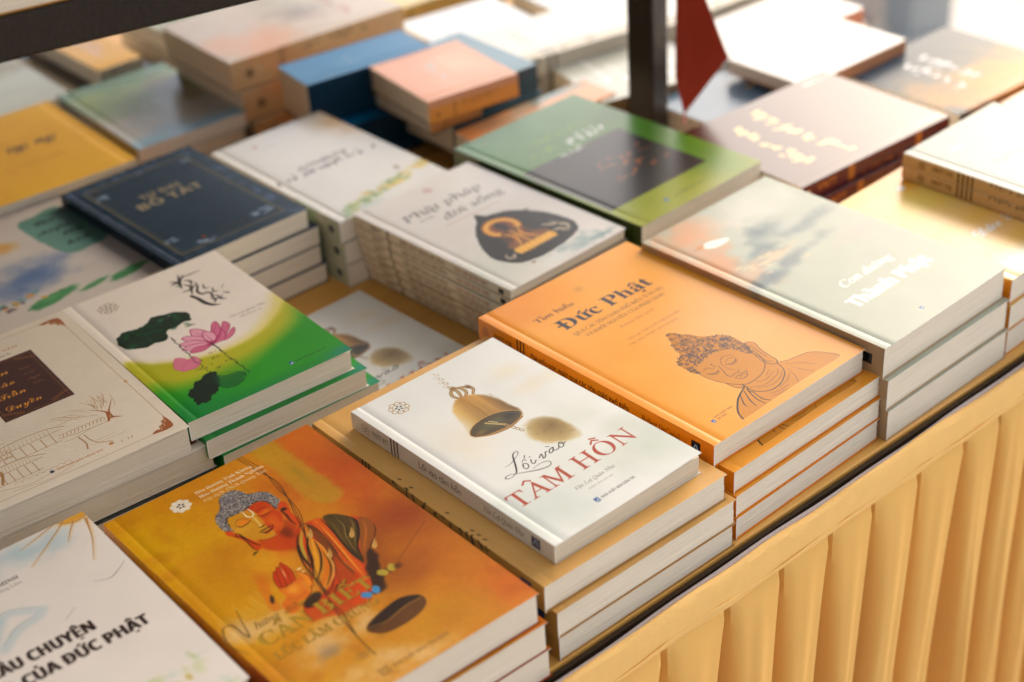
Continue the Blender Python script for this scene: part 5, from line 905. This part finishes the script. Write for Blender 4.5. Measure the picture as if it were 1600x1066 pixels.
stack('creamy', 430, 640, -4, 180, 140, 60, [20]*3, 'S', 'pale yellow book at the top of the picture behind the thick stack', 'the pale yellow stack behind the thick stack', 'pale yellow books', [(2, -1, 0)])
stack('brown', 628, 520, -3, 120, 120, 44, [22]*2, 'S', 'dark brown book at the top edge between white ones', 'the dark brown pair at the top edge', 'dark brown books', [(2, -1, 0)])
stack('white_b', 590, 465, -6, 150, 110, 50, [16.6]*3, 'S', 'pale blue-white book at the top edge beside the brown book', 'the pale blue-white stack at the top edge', 'pale blue-white books', [(2, -1, 0)])
stack('green32', 260, 780, 0, 160, 190, 50, [25]*2, 'S', 'pale book behind the very thick stack, mostly under the rail', 'the pale pair behind the very thick stack', 'pale books behind the thick stack', [(2, -1, 0)])
# ------------------------------------------------------------------ table, skirt, rack, flag, surroundings
WOOD = mat('varnished_plywood', (.64, .36, .09), .34, .5, noise=(5, .35, 6, (1, 14, 1), (.46, .22, .04)), bump=(60, .2, .0005, (1, 10, 1)))
DWOOD = mat('worn_wood_gap_shade', (.02, .012, .008), .7, .2, noise=(40, .5, 4, (1, 1, 1), (.05, .03, .012)), bump=(90, .5, .001, (1, 1, 1)))  # near-black: gap shade put into the wood colour, shared with the deck
LILAC = mat('lilac_plastic_strip', (.40, .34, .34), .45, .5)
CLOTH = mat('golden_satin_cloth', (.82, .49, .15), .8, .15, noise=(6, .12, 3, (1, 1, 1)), bump=(1, .25, .0003, (700, 700, 700)), trans=(.10, (.95, .44, .02)))
BAND = mat('skirt_band_cloth', (.84, .52, .18), .75, .2, noise=(60, .08, 4, (1, 1, 1)), bump=(420, .45, .0007, (.6, 1, 1)))
IRON = mat('dark_brown_painted_steel', (.022, .014, .009), .36, .22, noise=(9, .3, 3, (1, 1, 1), (.012, .007, .004)), bump=(260, .9, .0012, (1, 1, 1)))
YE = -.3268; YS = -.331; TX0, TX1, TY1 = -1.25, .835, 1.25
tab = empty('table', (0, 0, 0)); tag(tab, 'long table with varnished wooden top carrying all the books', 'table')
m = MB()
r = random.Random(1); xs = [TX0]
while xs[-1] < TX1: xs.append(min(TX1, xs[-1]+1.05))
ys = [YE, .28, .89, TY1]
for i in range(len(xs)-1):
    for j in range(3):
        q = MB(); q.box(xs[i]+.0008, ys[j]+(.0008 if j else 0), -.018, xs[i+1]-.0008, ys[j+1]-.0008, -.0001-r.random()*.0002)
        bevel(link('board', q.build('board', [WOOD]), tab), .0012)
m = MB(); m.box(TX0, YE-.0012-.0034, -.040, TX1, YE-.0014, -.0022); m.box(TX0, YE-.0012-.004, -.04, TX0+.004, TY1, -.019); m.box(TX1-.03, YE, -.05, TX1, TY1, -.0185); m.box(TX0, TY1-.03, -.05, TX1, TY1, -.0185)  # front box is a dark strip standing in for the shaded gap
link('gap_shade_rim', m.build('gap_shade_rim', [DWOOD]), tab)
for x in (TX0+.05, -.2, TX1-.05):
    for y in (YE+.08, TY1-.06): m = MB(); m.box(x-.02, y-.02, -.75, x+.02, y+.02, -.0182); link('leg', m.build('leg', [IRON]), tab)
# plastic strip that stands on edge behind the cloth band, slightly wavy
m = MB(); N = 220; P = []
for i in range(N+1):
    x = TX0+(TX1-TX0)*i/N; wv = .0005*sin(x*23)+.0004*sin(x*61+1)
    P.append((x, YS-.0045+wv, .0006*sin(x*17)-.0006))
for a, b in zip(P[:-1], P[1:]):
    for (dy0, z0), (dy1, z1) in (((0, -.03), (0, 0)), ((0, 0), (-.0006, .0009)), ((-.0006, .0009), (-.0028, .0009)), ((-.0028, .0009), (-.0034, 0)), ((-.0034, 0), (-.0034, -.03))):
        m.quad((a[0], a[1]+dy0, a[2]+z0), (b[0], b[1]+dy0, b[2]+z0), (b[0], b[1]+dy1, b[2]+z1), (a[0], a[1]+dy1, a[2]+z1))
strip = link('edge_strip', m.build('edge_strip', [LILAC], True)); tag(strip, 'thin greyish lilac strip standing along the table edge behind the cloth', 'edge strip')
# skirt
sk = empty('table_skirt', (0, YS-.0095, 0)); tag(sk, 'golden pleated cloth skirt hanging along the front of the table', 'table skirt')
Y0 = 0
r = random.Random(4)
knots = [.006, .066, .120, .171, .218, .271, .327, .370, .413]
k0 = [knots[0]-.055*(i+1)+r.uniform(-.006, .006) for i in range(23)][::-1]; k1 = [knots[-1]+.048*(i+1)+r.uniform(-.005, .005) for i in range(9)]
knots = [k for k in k0+knots+k1 if TX0 < k < TX1+.02]
m = MB(); N = 700; rows = [(-.0030, -.0010), (-.0004, .0010), (.0016, .0006), (.0032, -.0016), (.0037, -.008), (.0038, -.014), (.0038, -.020), (.0036, -.0256), (.0026, -.0278), (.0006, -.0284)]
def bw(x, k): return .0004*sin(x*37+k*.7)+.00025*sin(x*91+k*1.9)+.00012*sin(x*203+k*3)
for i in range(N):
    xa = TX0+(TX1-TX0+.02)*i/N; xb = TX0+(TX1-TX0+.02)*(i+1)/N
    for k in range(len(rows)-1):
        (d0, z0), (d1, z1) = rows[k], rows[k+1]
        f = lambda x, d, z, q: (x, -d-bw(x, q), z+.0007*sin(x*29+q)+.0005*sin(x*71))
        m.quad(f(xa, d0, z0, k), f(xb, d0, z0, k), f(xb, d1, z1, k+1), f(xa, d1, z1, k+1))
link('band', m.build('band', [BAND], True), sk)
m = MB()
for i in range(N):    # stitched hem ridge at the foot of the band
    xa = TX0+(TX1-TX0+.02)*i/N; xb = TX0+(TX1-TX0+.02)*(i+1)/N
    for k in range(4):
        a0, a1 = k*pi/4-.4, (k+1)*pi/4-.4; f = lambda x, a: (x, -.0040-.0008*cos(a)-bw(x, 5)*1.1, -.0222+.0011*sin(a)+.0007*sin(x*29+7)+.0006*sin(x*53))
        m.quad(f(xa, a0), f(xb, a0), f(xb, a1), f(xa, a1))
link('hem', m.build('hem', [BAND], True), sk)
def smh(t): t = min(1, max(0, t)); return t*t*(3-2*t)
m = MB(); HN = 40; AR, AV = 14, 14; Hs = [0]+[.68*((k+1)/HN)**1.5 for k in range(HN)]
def foldx(i, h):      # each knot wanders a little as the cloth falls
    q = random.Random(i*17+3); p1, p2, k = q.uniform(0, 6), q.uniform(0, 6), q.uniform(.6, 1.3)
    g = smh(h/.25); return knots[i]-.004*g*k+.0035*g*sin(h*7+p1)+.0012*g*sin(h*19+p2)
def panel(i, a, h):
    """across one fold: a 0..1 over the outer face, 1..2 falling back into the crease and up the next wall"""
    q = random.Random(i*13+5); w_ = q.uniform(.65, 1.4); p_ = q.uniform(0, 6); dq = q.uniform(.7, 1.3)
    x0, x1 = foldx(i, h), foldx(i+1, h); g = 1-math.exp(-h/(.10*w_)); v = .12+.44*g*min(w_, 1.12)
    A_ = .0030*smh(h/.008)+.0105*g*dq; V_ = .009*smh(h/.006)+.060*g*dq
    if a <= 1:
        s = a*(1-v); o = A_*(1-math.exp(-a*9))*(1-.30*a*a)+.0016*sin(a*6+h*21+p_)*g*sin(pi*a)+.0012*sin(a*13+h*9)*g*sin(pi*a)
        return x0+(x1-x0)*s, o
    t = a-1; o1 = A_*(1-math.exp(-9))*.70
    if t < .72: wl = .05+.13*g; u = t/.72; return x0+(x1-x0)*(1-v+(v-wl)*u), o1+(-V_-o1)*(smh(u)**.9)
    wl = .05+.13*g; u = (t-.72)/.28; return x0+(x1-x0)*(1-wl+wl*u), -V_*(1-u**1.3)
for i in range(len(knots)-1):
    A = [k/AR for k in range(AR+1)]+[1+(k+1)/AV for k in range(AV)]
    G = [[(lambda xo: (xo[0], -.0024-xo[1], -.0268-h))(panel(i, a, h)) for h in Hs] for a in A]
    for a in range(len(A)-1):
        for b in range(HN): m.quad(G[a][b], G[a][b+1], G[a+1][b+1], G[a+1][b])
link('pleats', m.build('pleats', [CLOTH], True), sk)
# display rack above the left part: front rail, deck, post
BA = D(-11.53); bx, by = -.2055, -.0121
rk = empty('display_rack', (bx, by, 0), BA); tag(rk, 'dark painted steel display rack with rail above the left books and square post', 'display rack')
def rbox(n, x0, y0, z0, x1, y1, z1, mt, bv=.0025): 
    q = MB(); q.box(x0, y0, z0, x1, y1, z1); return bevel(link(n, q.build(n, [mt]), rk), bv)
rbox('front_rail', -.75, 0, .350, .66, .026, .378, IRON)
rbox('back_rail', -.75, 1.40, .350, .66, 1.426, .378, IRON)
rbox('side_rail', .634, .027, .3505, .66, 1.399, .3775, IRON); rbox('side_rail', -.75, .027, .3505, -.724, 1.399, .3775, IRON)
rbox('deck', -.7235, .0265, .356, .42, 1.3995, .372, DWOOD, .001); rbox('cross_rail', .4205, .027, .351, .446, 1.399, .377, IRON)
c_, s_ = cos(-BA), sin(-BA); dx, dy = .467-bx, .127-by; px, py = dx*c_-dy*s_, dx*s_+dy*c_
q = MB(); q.box(-.014, -.014, 0, .014, .014, .3495); o = link('post', q.build('post', [IRON]), rk, (px, py, 0), D(11.53+12)); bevel(o, .0022)
rbox('leg', -.775, 0, -.75, -.7505, .025, .378, IRON); rbox('leg', -.775, 1.40, -.75, -.7505, 1.425, .378, IRON); rbox('leg', .6605, 1.40, -.75, .686, 1.425, .378, IRON)
# yellow-orange books standing on the rack
def on_rack(x, y, ang, w, l, z, T, lab, key='duc'):
    c, s = cos(BA), sin(BA); return book(key, (bx+x*c-y*s)*1000, (by+x*s+y*c)*1000, math.degrees(BA)+ang, w, l, z, T, 'W', lab, 'books on the rack')
on_rack(.003, .245, 0, 150, 243, 378.4, 14, 'orange-yellow book on the dark rail in the top left corner', 'yel17'); on_rack(-.150, .245, 0, 150, 241.6, 378.4, 14, 'orange-yellow book at the extreme top left corner on the rail', 'yel17')
# red paper flag
RP = mat('red_paper', (.30, .028, .008), .6, .3, noise=(20, .2, 3, (1, 1, 1)), trans=(.12, (.6, .05, .01)))
def on_plane(pts, o, ux, uz): return [tuple(o+ux*a+uz*b) for a, b in pts]
fo = Vector((.478, .088, .0)); fx = Vector((.66, -.75, 0)).normalized()
FL = [(-.0022, .0518), (.0382, .1093), (.0030, .2050), (-.0088, .2010), (-.0104, .0900)]
fl = empty('paper_flag', (fo.x, fo.y, 0), math.atan2(fx.y, fx.x)); tag(fl, 'dark red diamond shaped paper flag hanging beside the black post', 'flag')
m = MB(); t = .0004
F = [(a, 0, b) for a, b in FL]; cen = (.006, .0012, .12)
for i in range(len(F)):
    a, b = F[i], F[(i+1) % len(F)]
    m.quad(a, b, cen, cen); m.quad((a[0], t, a[2]), (cen[0], cen[1]+t, cen[2]), (cen[0], cen[1]+t, cen[2]), (b[0], t, b[2])); m.quad(a, (a[0], t, a[2]), (b[0], t, b[2]), b)
me = bpy.data.meshes.new('sheet'); V = []; FC = []
for f in m.f:
    ids = []
    for q in f:
        p = m.v[q]
        if p not in V: V.append(p)
        k = V.index(p)
        if k not in ids: ids.append(k)
    if len(ids) > 2: FC.append(ids)
me.from_pydata(V, [], FC); me.materials.append(RP); link('sheet', me, fl)
def tube(P, rad, n=8):
    m = MB()
    for (a, b) in zip(P[:-1], P[1:]):
        a, b = Vector(a), Vector(b); d = (b-a).normalized(); u = d.orthogonal().normalized(); v = d.cross(u)
        ra = [a+(u*cos(2*pi*k/n)+v*sin(2*pi*k/n))*rad for k in range(n)]; rb = [p+(b-a) for p in ra]
        for k in range(n): m.quad(tuple(ra[k]), tuple(ra[(k+1) % n]), tuple(rb[(k+1) % n]), tuple(rb[k]))
    return m
PINK = mat('pink_thread', (.75, .30, .34), .7, .2); link('thread', tube([(-.0022, 0, .0525), (-.0021, 0, .047), (-.0023, 0, .0432)], .0011).build('thread', [PINK], True), fl)
link('cord', tube([(-.003, 0, .203), (-.004, .0, .27), (-.006, 0, .349)], .0008).build('cord', [PINK], True), fl)
glint = tube([(-.0028, -.0001, .0622), (-.0028, -.0014, .0622)], .0018, 12); link('light_dot', glint.build('light_dot', [mat('light_dot_red', (.7, .10, .05), .3)]), fl)  # bright red disc painting the light dot reflected near the tip
# ground and surroundings
PAVE = mat('pale_paving', (.62, .59, .54), .8, .3, noise=(3, .12, 5, (1, 1, 1)), bump=(40, .3, .002, (1, 1, 1)))
m = MB(); m.box(-60, -60, -.95, 60, 60, -.75); g = link('ground', m.build('ground', [PAVE])); tag(g, kind='structure')
# a cloth-covered stool further back and a grey carton beside it
PK = mat('pale_pink_cloth', (.78, .68, .62), .75, .2, noise=(4, .1, 3, (1, 1, 1)), bump=(12, .4, .01, (3, 3, .2)))
st = empty('draped_stool', (2.42, 1.52, -.75), D(38)); tag(st, 'blurred stool draped in pale pinkish cloth beyond the table end', 'stool')
m = MB(); n = 60; W2, D2 = .32, .32
per = [(-W2/2+W2*i/n, -D2/2) for i in range(n)]+[(W2/2, -D2/2+D2*i/30) for i in range(30)]+[(W2/2-W2*i/n, D2/2) for i in range(n)]+[(-W2/2, D2/2-D2*i/30) for i in range(30)]
for i in range(len(per)):
    a, b = per[i], per[(i+1) % len(per)]
    def off(p, k, z): l = math.hypot(*p); o = .010*sin(k*1.3)*(1-z/.74); return (p[0]*(1+o/l), p[1]*(1+o/l), z)
    j = (i+1) % len(per)
    for z0, z1 in ((.01, .3), (.3, .74)): m.quad(off(a, i, z0), off(b, j, z0), off(b, j, z1), off(a, i, z1))
    m.quad((*a, .74), (*b, .74), (0, 0, .742), (0, 0, .742)) if False else None
link('drape', m.build('drape', [PK], True), st); m = MB(); m.box(-W2/2+.002, -D2/2+.002, .725, W2/2-.002, D2/2-.002, .741); link('top', m.build('top', [PK]), st)
CARTON = mat('grey_carton', (.42, .43, .42), .8, .2); CART2 = mat('brown_carton_side', (.40, .33, .27), .8, .2)
bxr = empty('carton', (2.42, 1.22, -.75), D(-18)); tag(bxr, 'blurred grey carton standing on the pale ground beyond the table end', 'carton')
m = MB(); m.box(-.055, -.055, 0, .055, .055, .42); bevel(link('box', m.build('box', [CARTON]), bxr), .004)
m = MB(); m.box(-.057, -.09, .421, 0, .09, .424); m.box(.001, -.09, .421, .057, .09, .424); link('flap', m.build('flap', [CART2]), bxr)
# unseen canopy, added and sized to block light and reflections over the table
CAN = mat('added_canopy_canvas', (.74, .73, .71), .8, .1, trans=(.45, (.79, .78, .75)))
m = MB()
CX0, CX1, CY0, CY1, CZ = -4, 1.75, -3.0, 2.3, 1.45
m.quad((CX0, CY0, CZ), (CX1, CY0, CZ), (CX1, CY1, CZ), (CX0, CY1, CZ)); cn = link('added_shade_canopy', m.build('added_shade_canopy', [CAN])); tag(cn, kind='structure')
m = MB(); m.box(-1.8, -3.0, -.75, -1.78, 1.3, CZ-.002); cu = link('added_shade_curtain', m.build('added_shade_curtain', [mat('added_curtain_brown', (.16, .10, .06), .9, .1)])); tag(cu, kind='structure')  # unseen curtain, added to darken the left side and the skirt folds
